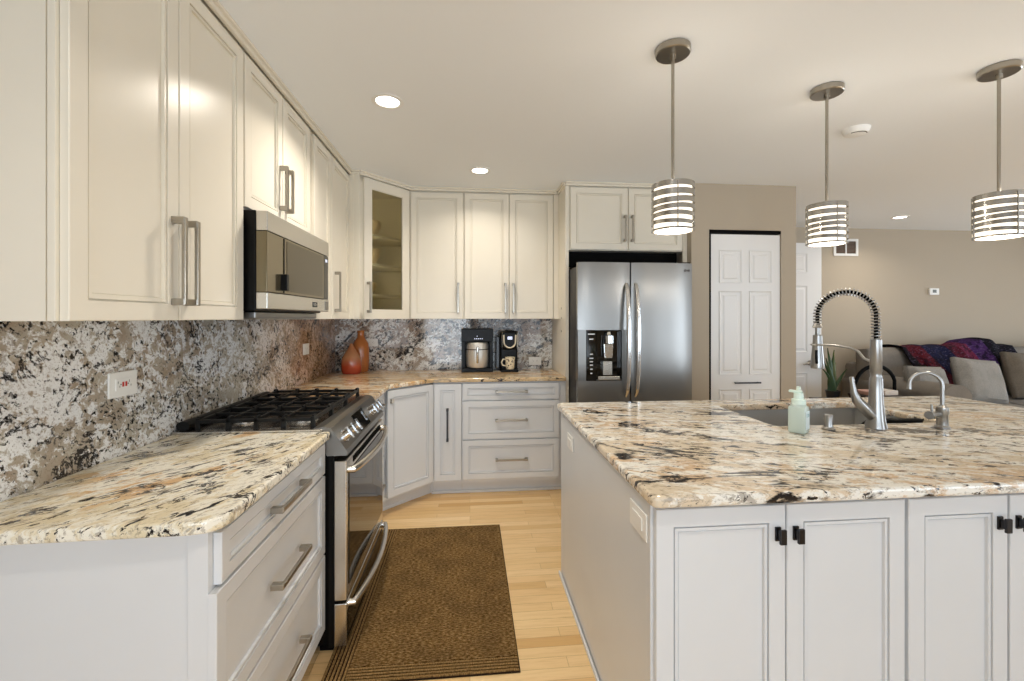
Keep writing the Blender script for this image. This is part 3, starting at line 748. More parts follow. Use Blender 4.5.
# burners
for bx_, by_, r in ((-.98, 2.03, .045), (-.74, 2.03, .055), (-.86, 2.243, .05), (-.98, 2.46, .04), (-.74, 2.46, .05)):
    b = MB(); b.lathe([(0, .0), (r+.015, 0), (r+.012, .010), (r, .012), (0, .012)], (bx_, by_, .927), 24)
    bb = b.build('burner', M['steel_warm'], rg, smooth=True)
    b = MB(); b.lathe([(0, .012), (r, .012), (r, .020), (r-.008, .023), (0, .023)], (bx_, by_, .927), 24); b.build('burner_cap', M['iron'], bb, smooth=True)
# grates: three continuous sections
gx0, gx1 = XL+.110, -.648
for i in range(3):
    y0 = RY0+.022+i*.2450; y1 = y0+.236
    b = MB(); zt = .968; t = .0065
    for x in (gx0, gx1): b.box(x-t, x+t, y0, y1, zt-.014, zt)
    for y in (y0, y1): b.box(gx0, gx1, y-t, y+t, zt-.014, zt)
    for q in (.5,):
        yy = y0+(y1-y0)*q
        b.box(gx0, gx1, yy-t*.8, yy+t*.8, zt-.012, zt+.002)
    for q in (.26, .5, .74):
        xx = gx0+(gx1-gx0)*q; b.box(xx-t*.8, xx+t*.8, y0, y1, zt-.012, zt+.002)
    for x in (gx0, gx0+(gx1-gx0)*.26, gx0+(gx1-gx0)*.5, gx0+(gx1-gx0)*.74, gx1):
        for y in (y0, y1): b.prism([(x-.010, .9265), (x+.010, .9265), (x+.007, zt+.006), (x-.007, zt+.006)], y-t, y+t, 'y')
    # small raised fingers
    for q in (.0, .26, .5, .74, 1.0):
        xx = gx0+(gx1-gx0)*q
        for y, s_ in ((y0, 1), (y1, -1)): b.box(xx-t*.8, xx+t*.8, y, y+s_*.030, zt, zt+.010)
    b.build('grate', M['iron'], rg, bevel=.0015)
# control panel: slanted fascia with shoulders
b = MB(); b.prism([(-.640, .926), (-.600, .932), (-.570, .926), (-.508, .835), (-.505, .812), (-.585, .812), (-.640, .90)], RY0, RY1, 'y'); b.build('control_panel', M['steel'], rg)
def slant(t, off=0):  # point on the slanted fascia, t from top to bottom
    x = -.570+(.062)*t; z = .926-.091*t; n = (.826, .563); return x+n[0]*off, z+n[1]*off
b = MB()
x0_, z0_ = slant(.12, .0); x1_, z1_ = slant(.92, 0); x2_, z2_ = slant(.92, .003); x3_, z3_ = slant(.12, .003)
b.prism([(x0_, z0_), (x1_, z1_), (x2_, z2_), (x3_, z3_)], 2.150, 2.335, 'y'); b.build('display', M['blackglass'], rg)
for y in (1.925, 1.995, 2.065, 2.42, 2.485, 2.55):
    b = MB(); xa, za = slant(.55, 0); xb, zb = slant(.55, .010); b.cyl((xa, y, za), (xb, y, zb), .027, .026, 24)
    xc, zc_ = slant(.55, .036); b.cyl((xb, y, zb), (xc, y, zc_), .021, .0185, 24)
    # grip ridge
    xd, zd = slant(.55, .040); a1 = slant(.30, .034); a2 = slant(.80, .034); a3 = slant(.80, .042); a4 = slant(.30, .042)
    b.prism([a1, a2, a3, a4], y-.005, y+.005, 'y')
    b.build('burner_knob', M['chrome_b'], rg, smooth=True)
# oven door
b = MB(); b.box(-.557, -.508, RY0+.002, RY1-.002, .212, .790, bev=.004); od = b.build('oven_door', M['steel_warm'], rg)
b = MB(); b.box(-.5085, -.5045, RY0+.035, RY1-.035, .262, .735, bev=.001); b.build('oven_window', M['blackglass'], od)
b = MB()
for i in range(22):
    y = RY0+.11+i*.026; b.box(-.5085, -.5055, y, y+.014, .752, .778)
b.build('vent_slot', M['blackmat'], od)
def bow(z, parent, dz=0):
    pts = []
    for i in range(23):
        t = i/22; y = RY0+.035+t*(RY1-RY0-.07); s_ = math.sin(PI*t)
        pts.append((-.505+.018+.038*s_**.8, y, z-dz*s_))
    pts = [(-.508, pts[0][1], z)]+pts+[(-.508, pts[-1][1], z)]
    b = MB(); b.tube(pts, .0135, 12, flat=1.2); return b.build('handle', M['steel_warm'], parent, smooth=True)
bow(.745, od, .0)
b = MB(); b.box(-.557, -.508, RY0+.002, RY1-.002, .022, .200, bev=.004); dw = b.build('warming_drawer', M['steel_warm'], rg)
b = MB(); b.box(-.5085, -.5050, RY0+.02, RY1-.02, .035, .160, bev=.001); b.build('drawer_panel', M['blackglass'], dw)
bow(.185, dw)
b = MB(); b.box(-.62, -.566, RY0+.02, RY1-.02, 0.0, .018); b.build('kick_plate', M['blackmat'], rg)

# ------------------------------------------------------------------ microwave
MX = -.800; MY0, MY1, MZ0, MZ1 = 1.830, 2.590, 1.412, 1.806
mw = thing('microwave', 'stainless and dark glass microwave mounted above the range', 'microwave', (-.95, 2.21, MZ0))
b = MB(); b.box(XL+.022, MX-.045, MY0, MY1, MZ0-.004, MZ1+.002, bev=.003); b.build('body', M['black'], mw)
b = MB(); b.box(MX-.044, MX, MY0, MY1, MZ1-.078, MZ1, bev=.003).box(MX-.044, MX, MY0, MY1, MZ0+.004, MZ0+.070, bev=.003); b.build('steel_trim', M['steel_warm'], mw)
b = MB(); b.box(MX-.044, MX-.002, MY0+.001, MY1-.075, MZ0+.072, MZ1-.080, bev=.002); dd = b.build('door', M['bronze'], mw)
b = MB(); b.box(MX-.002, MX-.0005, MY0+.19, MY1-.10, MZ0+.085, MZ1-.09); b.build('window', mat('olive_smoked_glass', (.09, .075, .045), .10, .8), dd)
b = MB(); b.box(MX-.004, MX+.022, MY0+.130, MY0+.155, MZ0+.085, MZ0+.155, bev=.003); b.build('door_pull', M['black'], dd)
b = MB(); b.box(MX-.0015, MX+.001, MY0+.158, MY0+.162, MZ0+.075, MZ1-.083); b.build('door_groove', M['black'], dd)
b = MB(); b.box(MX-.044, MX-.002, MY1-.073, MY1-.001, MZ0+.072, MZ1-.080, bev=.002); cp = b.build('control_panel', M['blackglass'], mw)
b = MB(); b.box(MX-.0015, MX-.0005, MY1-.052, MY1-.025, MZ1-.115, MZ1-.100); b.build('clock_display', M['screen'], cp)
b = MB(); b.box(MX, MX+.0015, 2.335, 2.400, MZ0+.024, MZ0+.050); bd_ = b.build('badge', M['black'], mw)
b = MB(); b.box(MX+.0015, MX+.0025, 2.343, 2.346, MZ0+.030, MZ0+.044).box(MX+.0015, MX+.0025, 2.343, 2.352, MZ0+.030, MZ0+.033).box(MX+.0015, MX+.0025, 2.358, 2.361, MZ0+.030, MZ0+.044).box(MX+.0015, MX+.0025, 2.361, 2.370, MZ0+.030, MZ0+.033).box(MX+.0015, MX+.0025, 2.361, 2.370, MZ0+.041, MZ0+.044).box(MX+.0015, MX+.0025, 2.367, 2.370, MZ0+.030, MZ0+.038).box(MX+.0015, MX+.0025, 2.376, 2.392, MZ0+.035, MZ0+.038)
b.build('badge_lettering', M['chrome'], bd_)
b = MB(); b.box(MX, MX+.0012, MY1-.068, MY1-.008, MZ0+.012, MZ0+.060); b.build('open_button', M['steel'], mw)
b = MB(); b.box(XL+.05, MX-.06, MY0+.03, MY1-.02, MZ0-.035, MZ0-.006, bev=.004); b.build('vent_hood_base', M['steel'], mw)

# ------------------------------------------------------------------ pendants, ceiling lamps
def pendant():
    t = thing('pendant_lamp', 'chrome banded pendant lamp hanging from the ceiling nearest the refrigerator', 'pendant lamp', (0, 0, 0), 0, None)
    b = MB(); b.lathe([(0, -.028), (.064, -.028), (.068, -.024), (.068, -.002), (.066, 0), (0, 0)], (0, 0, 0), 36); b.build('canopy', M['nickel'], t, smooth=True, world=False)
    b = MB(); b.cyl((0, 0, -.56), (0, 0, -.028), .0065, seg=14).cyl((0, 0, -.048), (0, 0, -.028), .012, seg=14).cyl((0, 0, -.62), (0, 0, -.55), .018, seg=14); b.build('rod', M['nickel'], t, smooth=True, world=False)
    # shade: solid cap ring plus wavy bands
    tmp = MB(); R = .0825; bands = [(-.571, -.549, 0, 0), (-.602, -.578, .003, .4), (-.633, -.611, .005, 1.3), (-.662, -.643, .004, 2.6), (-.690, -.672, .005, 3.6), (-.716, -.700, .004, 5.0), (-.737, -.729, .001, 0)]
    for z0, z1, am, ph in bands:
        bm2 = bmesh.new(); seg = 48; rr = []
        for (r, zz) in ((R, z0), (R, z1), (R-.0018, z1), (R-.0018, z0)):
            rr.append([bm2.verts.new((r*math.cos(2*PI*j/seg), r*math.sin(2*PI*j/seg), zz+am*math.sin(2*PI*j/seg+ph))) for j in range(seg)])
        for a in range(4):
            A, B2 = rr[a], rr[(a+1) % 4]
            for j in range(seg): bm2.faces.new((A[j], A[(j+1) % seg], B2[(j+1) % seg], B2[j]))
        bmesh.ops.recalc_face_normals(bm2, faces=bm2.faces); tmp.add(bm2)
    for a in (.3, .3+2*PI/3, .3+4*PI/3):   # slim ribs tying the bands
        tmp.box(R*math.cos(a)-.002, R*math.cos(a)+.002, R*math.sin(a)-.002, R*math.sin(a)+.002, -.735, -.555)
        tmp.tube([(0, 0, -.562), (R*math.cos(a), R*math.sin(a), -.562)], .003, 8)
    tmp.build('shade', mat('pendant_band_metal', (.45, .44, .42), .18, 1.0), t, smooth=True, world=False)
    b = MB(); b.lathe([(.068, -.565), (.072, -.565), (.072, -.736), (.068, -.736), (.068, -.565)], (0, 0, 0), 36); b.build('diffuser', M['diff'], t, smooth=True, world=False)
    b = MB(); b.lathe([(0, -.71), (.02, -.705), (.03, -.68), (.025, -.65), (.014, -.625), (0, -.62)], (0, 0, 0), 20); b.build('bulb', M['bulb'], t, smooth=True, world=False)
    return t
pd = pendant(); pd.location = (.812, 1.70, CZ-.0005)
for loc, lb in (((1.680, 1.930, CZ-.0005), 'chrome banded pendant lamp in the middle, above the tall faucet'), ((2.285, 1.70, CZ-.0005), 'chrome banded pendant lamp hanging in front of the sofa wall')):
    q = dup(pd, loc); q['label'] = lb
for q in [o for o in COL.objects if o.name.startswith('pendant_lamp')]:
    q['group'] = 'chrome pendants over the island'
    l = bpy.data.lights.new('pendant_light', 'POINT'); l.energy = 5; l.color = WARM; l.shadow_soft_size = .05
    o = bpy.data.objects.new('pendant_light', l); COL.objects.link(o); o.location = (q.location.x, q.location.y, CZ-.79)
    l = bpy.data.lights.new('pendant_uplight', 'POINT'); l.energy = 3.6; l.color = WARM; l.shadow_soft_size = .02
    o = bpy.data.objects.new('pendant_uplight', l); COL.objects.link(o); o.location = (q.location.x+.03, q.location.y-.03, CZ-.545)
def can(x, y, label, e=25):
    c = thing('ceiling_spotlight', label, 'ceiling light', (x, y, CZ), 0, 'recessed ceiling lights')
    b = MB(); b.lathe([(.058, -.0005), (.078, -.0005), (.079, -.004), (.060, -.006), (.056, -.003), (.056, -.0005)], (x, y, CZ), 36); b.build('trim_ring', M['white'], c, smooth=True)
    b = MB(); b.lathe([(0, -.001), (.057, -.001), (.057, -.003), (0, -.004)], (x, y, CZ), 36); b.build('lens', M['bulb'], c, smooth=True)
    l = bpy.data.lights.new('spotlight_light', 'AREA'); l.shape = 'DISK'; l.size = .11; l.spread = 2.5; l.energy = e; l.color = WARM
    o = bpy.data.objects.new('spotlight_light', l); COL.objects.link(o); o.location = (x, y, CZ-.008)
can(-.410, 2.25, 'recessed round ceiling light nearest the microwave'); can(.073, 3.24, 'recessed round ceiling light before the back wall cabinets', 11)
can(4.60, 4.31, 'recessed round ceiling light above the sofa', 12); can(6.4, 2.2, 'recessed round ceiling light out over the living room'); can(.0, .3, 'recessed round ceiling light behind the camera', 16)
# smoke detector
c = thing('smoke_detector', 'round white smoke detector on the ceiling between two pendants', 'smoke detector', (2.206, 2.327, CZ))
b = MB(); b.lathe([(0, -.036), (.040, -.036), (.056, -.030), (.066, -.010), (.068, 0), (0, 0)], (2.206, 2.327, CZ-.0005), 36); b.build('housing', M['white'], c, smooth=True)
b = MB(); b.tube([(2.206+.048*math.cos(a), 2.327+.048*math.sin(a), CZ-.030) for a in [math.radians(200+i*12) for i in range(11)]], .0045, 8); b.build('vent_slot', M['blackmat'], c)
# return-air grille and thermostat on the far wall
c = thing('air_vent', 'square air vent grille with two dark openings high on the far wall', 'air vent', (4.515, YFAR, 2.24))
b = MB(); b.box(4.355, 4.385, YFAR-.012, YFAR-.001, 2.13, 2.335).box(4.645, 4.675, YFAR-.012, YFAR-.001, 2.13, 2.335).box(4.385, 4.645, YFAR-.012, YFAR-.001, 2.13, 2.158).box(4.385, 4.645, YFAR-.012, YFAR-.001, 2.307, 2.335).box(4.507, 4.523, YFAR-.012, YFAR-.001, 2.158, 2.307); b.build('frame', M['trim'], c)
b = MB()
for i in range(9): b.box(4.385, 4.645, YFAR-.010, YFAR-.002, 2.162+i*.016, 2.168+i*.016)
b.build('louvre', mat('brown_louvre', (.16, .12, .09), .5), c)
b = MB(); b.box(4.385, 4.645, YFAR-.002, YFAR-.001, 2.158, 2.307); b.build('duct_opening', M['wicker'], c)
c = thing('thermostat', 'small white thermostat with a grey screen on the far wall', 'thermostat', (5.685, YFAR, 1.70))
b = MB(); b.box(5.62, 5.745, YFAR-.024, YFAR-.001, 1.665, 1.745, bev=.004); b.build('housing', M['white'], c)
b = MB(); b.box(5.655, 5.705, YFAR-.026, YFAR-.0235, 1.69, 1.728); b.build('screen', mat('lcd', (.12, .13, .11), .3), c)

# ------------------------------------------------------------------ worktop things
# faucet
fx, fy = 1.712, 1.709; ZC = .9165
D = Vector((-.64, .77, 0)).normalized()
def fp(d, z, s=0): return (fx+D.x*d, fy+D.y*d, z)
fa = thing('kitchen_faucet', 'tall brushed faucet with a coiled spring neck and side lever', 'faucet', (fx, fy, ZC))
b = MB(); b.lathe([(0, 0), (.039, 0), (.0385, .006), (.035, .020), (.030, .06), (.026, .11), (.0245, .14), (.023, .205), (.0195, .215), (.0195, .235), (.021, .237), (.020, .372), (.014, .376), (0, .376)], (fx, fy, ZC), 32)
b.build('faucet_body', M['nickel_b'] if 'nickel_b' in M else M.setdefault('nickel_b', mat('satin_nickel', (.40, .395, .385), .30, 1.0)), fa, smooth=True)
# lever with its sweeping side arm (to the left of the body)
L_ = Vector((-1, .02, 0))
b = MB(); b.tube([(fx-.004, fy, ZC+.035), (fx-.030, fy, ZC+.060), (fx-.062, fy, ZC+.090), (fx-.088, fy, ZC+.118), (fx-.101, fy, ZC+.150), (fx-.107, fy, ZC+.185), (fx-.112, fy, ZC+.215)], [.020, .022, .022, .019, .0125, .0095, .0085], 16); b.build('lever', M['nickel_b'], fa, smooth=True)
# spring neck: rises, arches over and comes down
arc = []; top0 = 1.292; Rr = .1035; ctr = .1035; zc0 = 1.392
NS = 260
def neck(t):
    L1 = zc0-top0; L2 = PI*Rr; L3 = zc0-1.352; T = L1+L2+L3; s_ = t*T
    if s_ < L1: return fp(0, top0+s_), 90
    s_ -= L1
    if s_ < L2:
        a = s_/Rr; return fp(ctr-Rr*math.cos(a), zc0+Rr*math.sin(a)), 90+math.degrees(a)
    s_ -= L2
    return fp(2*ctr, zc0-s_), 270
path = [Vector(neck(i/60)[0]) for i in range(61)]
b = MB(); b.tube(path, .0075, 12); b.build('hose', M['blackmat'], fa, smooth=True)
coil = []; turns = 36
for i in range(turns*12+1):
    t = i/(turns*12); p = Vector(neck(t)[0]); p2 = Vector(neck(min(1, t+.002))[0]); p1 = Vector(neck(max(0, t-.002))[0]); tg = (p2-p1).normalized()
    side = Vector((-D.y, D.x, 0)); nn = tg.cross(side); a = 2*PI*i/12
    coil.append(p+side*math.cos(a)*.0155+nn*math.sin(a)*.0155)
b = MB(); b.tube(coil, .0024, 6); b.build('spring', mat('spring_steel', (.35, .35, .35), .3, 1.0), fa, smooth=True)
hx, hy, _ = fp(2*ctr, 0)
b = MB(); b.lathe([(0, 0), (.018, 0), (.020, .004), (.013, .022), (.0, .022)], (hx, hy, 1.335), 24); b.cyl((hx, hy, 1.29), (hx, hy, 1.337), .0095)
b.build('hose_collar', M['nickel_b'], fa, smooth=True)
b = MB(); b.lathe([(0, 0), (.026, 0), (.027, .006), (.024, .05), (.019, .115), (.018, .150), (.014, .154), (0, .154)], (hx, hy, 1.150), 28); b.build('spray_head', M['nickel_b'], fa, smooth=True)
b = MB(); b.tube([(hx-.020, hy-.02, 1.175), (hx-.027, hy-.026, 1.20), (hx-.024, hy-.023, 1.235)], .006, 10); b.build('spray_trigger', M['black'], fa, smooth=True)
b = MB(); b.tube([fp(2*ctr-.010, 1.258), fp(.15, 1.258), fp(.085, 1.250), fp(.060, 1.235), fp(.040, 1.205), fp(.022, 1.198), fp(.012, 1.205)], [.0042, .0055, .006, .006, .006, .006, .006], 12)
b.tube([(hx+.024*math.cos(a), hy+.024*math.sin(a), 1.258) for a in [2*PI*i/20 for i in range(20)]], .004, 8, closed=True); b.build('docking_arm', M['nickel_b'], fa, smooth=True)
# filter faucet
gx, gy = 1.995, 1.685
fb = thing('filter_faucet', 'small gooseneck filter faucet with a side knob, beside the tall spring faucet', 'faucet', (gx, gy, ZC))
b = MB(); b.lathe([(0, 0), (.026, 0), (.026, .004), (.020, .010), (.019, .055), (.022, .06), (.021, .085), (.012, .092), (.0075, .096), (0, .096)], (gx, gy, ZC), 28); b.build('faucet_body', M['nickel_b'], fb, smooth=True)
pts = [(gx, gy, ZC+.09), (gx, gy, ZC+.17)]; r_ = .055
for i in range(13):
    a = PI*i/12*.97; pts.append((gx-r_*.85+r_*.85*math.cos(a), gy+.5*r_-.5*r_*math.cos(a), ZC+.175+r_*math.sin(a)))
pts.append((pts[-1][0]-.003, pts[-1][1], ZC+.155))
b = MB(); b.tube(pts, [.0072]*(len(pts)-2)+[.0068, .009], 14); b.build('spout', M['nickel_b'], fb, smooth=True)
b = MB(); b.cyl((gx-.065, gy-.01, ZC+.055), (gx-.015, gy, ZC+.055), .013).cyl((gx-.078, gy-.013, ZC+.055), (gx-.058, gy-.008, ZC+.055), .017).cyl((gx-.060, gy-.01, ZC+.060), (gx-.062, gy-.01, ZC+.100), .0045); b.build('side_knob', M['nickel_b'], fb, smooth=True)
# soap dispenser pump stub
c = thing('soap_dispenser', 'short round metal countertop dispenser between soap bottle and tall faucet', 'soap dispenser', (1.487, 1.70, ZC))
b = MB(); b.lathe([(0, 0), (.024, 0), (.025, .004), (.017, .010), (.0165, .012), (.0165, .058), (.014, .062), (0, .062)], (1.487, 1.70, ZC), 28); b.build('dispenser_body', M['nickel_b'], c, smooth=True)
# soap bottle
sx_, sy_ = 1.326, 1.665
c = thing('soap_bottle', 'square mint green foaming soap bottle with a pump top', 'bottle', (sx_, sy_, ZC), .62)
Fs = Matrix.Translation((sx_, sy_, ZC)) @ Matrix.Rotation(.62, 4, 'Z')
b = MB(); b.box(-.031, .031, -.031, .031, 0, .108, Fs, .008)
b.lathe([(.030, .104), (.026, .115), (.020, .120), (0, .120)], (0, 0, 0), 24, Fs); b.build('bottle_body', M['mint'], c, smooth=True)
b = MB(); b.lathe([(0, .116), (.025, .116), (.025, .134), (.018, .137), (.017, .160), (.0, .160)], (0, 0, 0), 24, Fs)
b.box(-.010, .010, -.012, .034, .160, .170, Fs, .003).cyl((0, 0, .168), (0, 0, .186), .008, .007, F=Fs); b.build('pump', M['mintcap'], c, smooth=True)
b = MB(); b.box(-.0225, .0225, -.0322, -.0312, .018, .090, Fs); lb = b.build('paper_label', M['labelblue'], c)
b = MB(); b.box(-.014, -.010, -.0329, -.0322, .066, .080, Fs).box(-.014, -.006, -.0329, -.0322, .078, .080, Fs).box(-.002, .001, -.0329, -.0322, .066, .080, Fs).box(.006, .009, -.0329, -.0322, .066, .080, Fs).box(.006, .014, -.0329, -.0322, .072, .074, Fs).box(.012, .014, -.0329, -.0322, .066, .080, Fs); b.build('lettering', M['letters'], lb)

# vases
CT = .9165
def vase(x, y, prof, label, m, lab2=None, sx=1, sy=1):
    c = thing('vase', label, 'vase', (x, y, CT)); b = MB(); b.lathe(prof, (0, 0, 0), 36, sx=sx, sy=sy); b.build('vase_body', m, c, smooth=True, world=False); return c
v1 = [(0, 0), (.070, 0), (.080, .02), (.082, .08), (.078, .12), (.055, .165), (.030, .205), (.016, .235), (.013, .25), (.010, .25), (.008, .20), (0, .05)]
v2 = [(0, 0), (.055, 0), (.066, .02), (.070, .10), (.070, .20), (.062, .245), (.036, .285), (.027, .31), (.030, .345), (.033, .355), (.026, .355), (.022, .31), (0, .1)]
o = vase(-.987, 3.79, v1, 'shorter orange vase with a deep red foot and pointed neck', M['vase'], sy=.8)
o = vase(-.945, 3.934, v2, 'taller amber orange bottle vase behind the shorter one', M['amber'])

# drip coffee maker
c = thing('coffee_maker', 'large black coffee maker with a stainless carafe in its bay', 'coffee maker', (.062, 3.80, CT))
b = MB(); b.box(-.073, .198, 3.92, 3.985, CT, 1.285).box(-.073, .198, 3.765, 3.92, CT, CT+.035, bev=.004).box(-.073, .198, 3.765, 3.92, 1.178, 1.285, bev=.004).box(-.073, -.046, 3.800, 3.92, CT+.03, 1.18).box(.171, .198, 3.800, 3.92, CT+.03, 1.18); b.build('housing', M['black'], c)
b = MB(); b.lathe([(0, 0), (.090, 0), (.096, .01), (.098, .09), (.098, .19), (.090, .215), (0, .215)], (.063, 3.850, CT+.038), 36); ca = b.build('carafe', mat('carafe_steel', (.72, .70, .66), .36, .65), c, smooth=True)
b = MB(); b.tube([(.063, 3.757, 1.135), (.063, 3.725, 1.13), (.063, 3.718, 1.06), (.063, 3.750, 1.00)], .010, 10, flat=.8); b.build('carafe_handle', M['chrome'], ca, smooth=True)
b = MB(); b.lathe([(.0985, .152), (.0995, .152), (.0995, .159), (.0985, .159)], (.063, 3.850, CT+.038), 36); b.build('carafe_band', M['black'], ca)
b = MB(); b.box(.058, .064, 3.7635, 3.765, 1.222, 1.228)
for i in range(5): b.box(.035+i*.016, .044+i*.016, 3.7635, 3.765, 1.200, 1.206)
b.build('control_lights', M['screen'], c)
# pod coffee brewer
c = thing('pod_coffee_maker', 'small black pod coffee maker with a cream ring and lit display', 'coffee maker', (.337, 3.80, CT))
b = MB(); b.box(.262, .418, 3.86, 3.99, CT, 1.262, bev=.015).box(.275, .405, 3.77, 3.87, 1.105, 1.270, bev=.02).box(.262, .415, 3.75, 3.88, CT, CT+.022, bev=.006); b.build('housing', M['black'], c)
b = MB(); b.box(.222, .262, 3.85, 3.98, CT+.02, 1.22, bev=.01); b.build('water_tank', mat('smoky_tank', (.05, .05, .055), .1, trans=.5), c)
pts = [(.288+0.0, 3.764, 1.235)]+[(.340+.050*math.cos(a), 3.762, 1.175+.050*math.sin(a)) for a in [PI+i*PI/14 for i in range(15)]]+[(.392, 3.764, 1.235)]
b = MB(); b.tube(pts, .011, 10, flat=.6); b.build('ring_trim', mat('cream_trim', (.85, .78, .62), .35), c, smooth=True)
b = MB(); b.box(.322, .362, 3.7685, 3.770, 1.195, 1.220); b.build('display', M['screen'], c)
b = MB(); b.tube([(.275, 3.80, 1.262), (.275, 3.762, 1.245), (.275, 3.76, 1.13)], .006, 8); b.tube([(.405, 3.80, 1.262), (.405, 3.762, 1.245), (.405, 3.76, 1.13)], .006, 8); b.build('side_trim', M['chrome'], c, smooth=True)
c = thing('coffee_mug', 'cream patterned mug standing under the pod coffee maker', 'mug', (.345, 3.79, CT+.0225))
b = MB(); b.lathe([(0, 0), (.032, 0), (.036, .01), (.044, .105), (.041, .105), (.033, .012), (0, .012)], (0, 0, 0), 32); b.build('mug_body', M['mug'], c, smooth=True, world=False)
b = MB(); b.tube([(-.036, 0, .085), (-.062, -.004, .085), (-.074, -.004, .060), (-.066, -.004, .035), (-.034, 0, .025)], .006, 10); b.build('mug_handle', mat('cream_glaze', (.80, .72, .55), .3), c, smooth=True, world=False)

# ------------------------------------------------------------------ rug
c = thing('rug', 'brown ribbed runner rug on the maple floor in front of the range', 'rug', (-.18, 2.3, 0))
RX0, RX1, RYa, RYb = -.562, .196, 1.700, 2.925
b = MB(); b.box(RX0+.09, RX1-.003, RYa+.08, RYb-.005, 0, .0085, bev=.002); b.build('rug_field', M['rug'], c)
b = MB(); b.box(RX0, RX1, RYa, RYb, 0, .006, bev=.002); b.build('rug_backing', mat('dark_rug_backing', (.022, .012, .006), .95, spec=.1), c)
b = MB()
for i in range(6): b.box(RX0+.004+i*.015, RX0+.0125+i*.015, RYa+.01, RYb-.01, .005, .0115)
for i in range(5): b.box(RX0+.09, RX1-.005, RYa+.004+i*.015, RYa+.013+i*.015, .005, .0105)
b.build('border_ribs', M['rugrib'], c)

# ------------------------------------------------------------------ sofa and living room
def cushion(w, d, h, seg=10, e=.32, F=None, crease=0):
    """rounded pillow: superellipsoid-ish box, centre at origin"""
    tmp = bmesh.new(); bmesh.ops.create_cube(tmp, size=2)
    bmesh.ops.subdivide_edges(tmp, edges=tmp.edges[:], cuts=seg, use_grid_fill=True)
    for v in tmp.verts:
        x, y, z = v.co
        # flatten towards edges in y
        k1 = (1-abs(x)**6)*(1-abs(z)**6)
        yy = y*(.30+.70*max(k1, 0)**.45) if crease else y*(.62+.38*max(k1, 0)**.4)
        m_ = math.sqrt(max(0, (abs(x)**8+abs(z)**8)**(1/8))) or 1
        px = x*(1-.06*(abs(z)**2)*(1 if not crease else -.3)-.03*abs(y)**3)
        pz = z*(1-.06*(abs(x)**2)*(1 if not crease else -.3)-.03*abs(y)**3)
        wv = .012*math.sin(5*x+3*z)+.01*math.sin(7*z-2*x)
        v.co = (px*w/2, yy*d/2+wv*d, pz*h/2)
    bmesh.ops.recalc_face_normals(tmp, faces=tmp.faces)
    b = MB(); b.add(tmp, F); return b
def R3(loc, rx=0, ry=0, rz=0):
    return Matrix.Translation(loc) @ Matrix.Rotation(rz, 4, 'Z') @ Matrix.Rotation(ry, 4, 'Y') @ Matrix.Rotation(rx, 4, 'X')
SXa, SXb, SY0, SY1 = 4.38, 7.60, 3.72, 4.86
s = thing('sofa', 'long grey-beige fabric sofa against the far living room wall', 'sofa', ((SXa+SXb)/2, 4.3, 0))
b = MB(); b.box(SXa+.05, SXb, SY0+.06, SY1-.02, .06, .32, bev=.02); b.box(SXa+.05, SXb, 4.60, SY1-.01, .30, .86, bev=.05); b.build('frame', M['sofa'], s, smooth=True)
def rollarm(x0, x1):
    b = MB(); cx = (x0+x1)/2; r = (x1-x0)/2
    poly = [(x0, .08), (x1-.02, .08)]+[(cx+(r+.0)*math.cos(a), .615+.135*math.sin(a)) for a in [i*PI/12-.25 for i in range(0, 15)]]
    b.prism(poly, SY0, SY1-.03, 'y'); return b.build('arm', M['sofa'], s, smooth=True, bevel=.03)
rollarm(4.40, 4.72)
for i, (x0, x1) in enumerate(((4.72, 5.58), (5.58, 6.50), (6.50, 7.45))):
    cushion(x1-x0-.01, SY1-SY0-.3, .19, F=R3(((x0+x1)/2, SY0+.44, .41)) @ Matrix.Rotation(PI/2, 4, 'X') @ Matrix.Scale(1, 4) if False else R3(((x0+x1)/2, SY0+.44, .41))).build('seat_cushion', M['sofa'], s, smooth=True)
for i, (x0, x1) in enumerate(((4.42, 5.06), (5.06, 5.98), (5.98, 6.95), (6.95, 7.6))):
    cushion(x1-x0, .26, .60, F=R3(((x0+x1)/2, 4.58, .745), rx=-.13)).build('back_cushion', M['sofa'], s, smooth=True)
for x, y in ((4.45, 3.8), (7.5, 3.8), (4.45, 4.8), (7.5, 4.8)):
    b = MB(); b.cyl((x, y, 0), (x, y, .08), .02, .03, 12); b.build('leg', M['darkwood'], s)
def throw_pillow(w, d, h, loc, rx, ry, rz, m, label):
    o = cushion(w, d, h, crease=1).build('throw_pillow', m, smooth=True)
    o.location = loc; o.rotation_euler = (rx, ry, rz); tag(o, label, 'pillow', None); return o
throw_pillow(.44, .17, .36, (4.68, 4.10, .70), -.30, .05, .10, M['pillow'], 'small light grey cushion behind the sofa arm on the throw')
throw_pillow(.52, .18, .47, (5.30, 4.12, .715), -.30, .10, .05, M['pillow'], 'square light grey cushion leaning in front of the plaid throw')
throw_pillow(.56, .19, .50, (6.12, 4.26, .745), -.28, .06, .0, M['pillowb'], 'taupe cushion at the picture edge on the sofa seat')
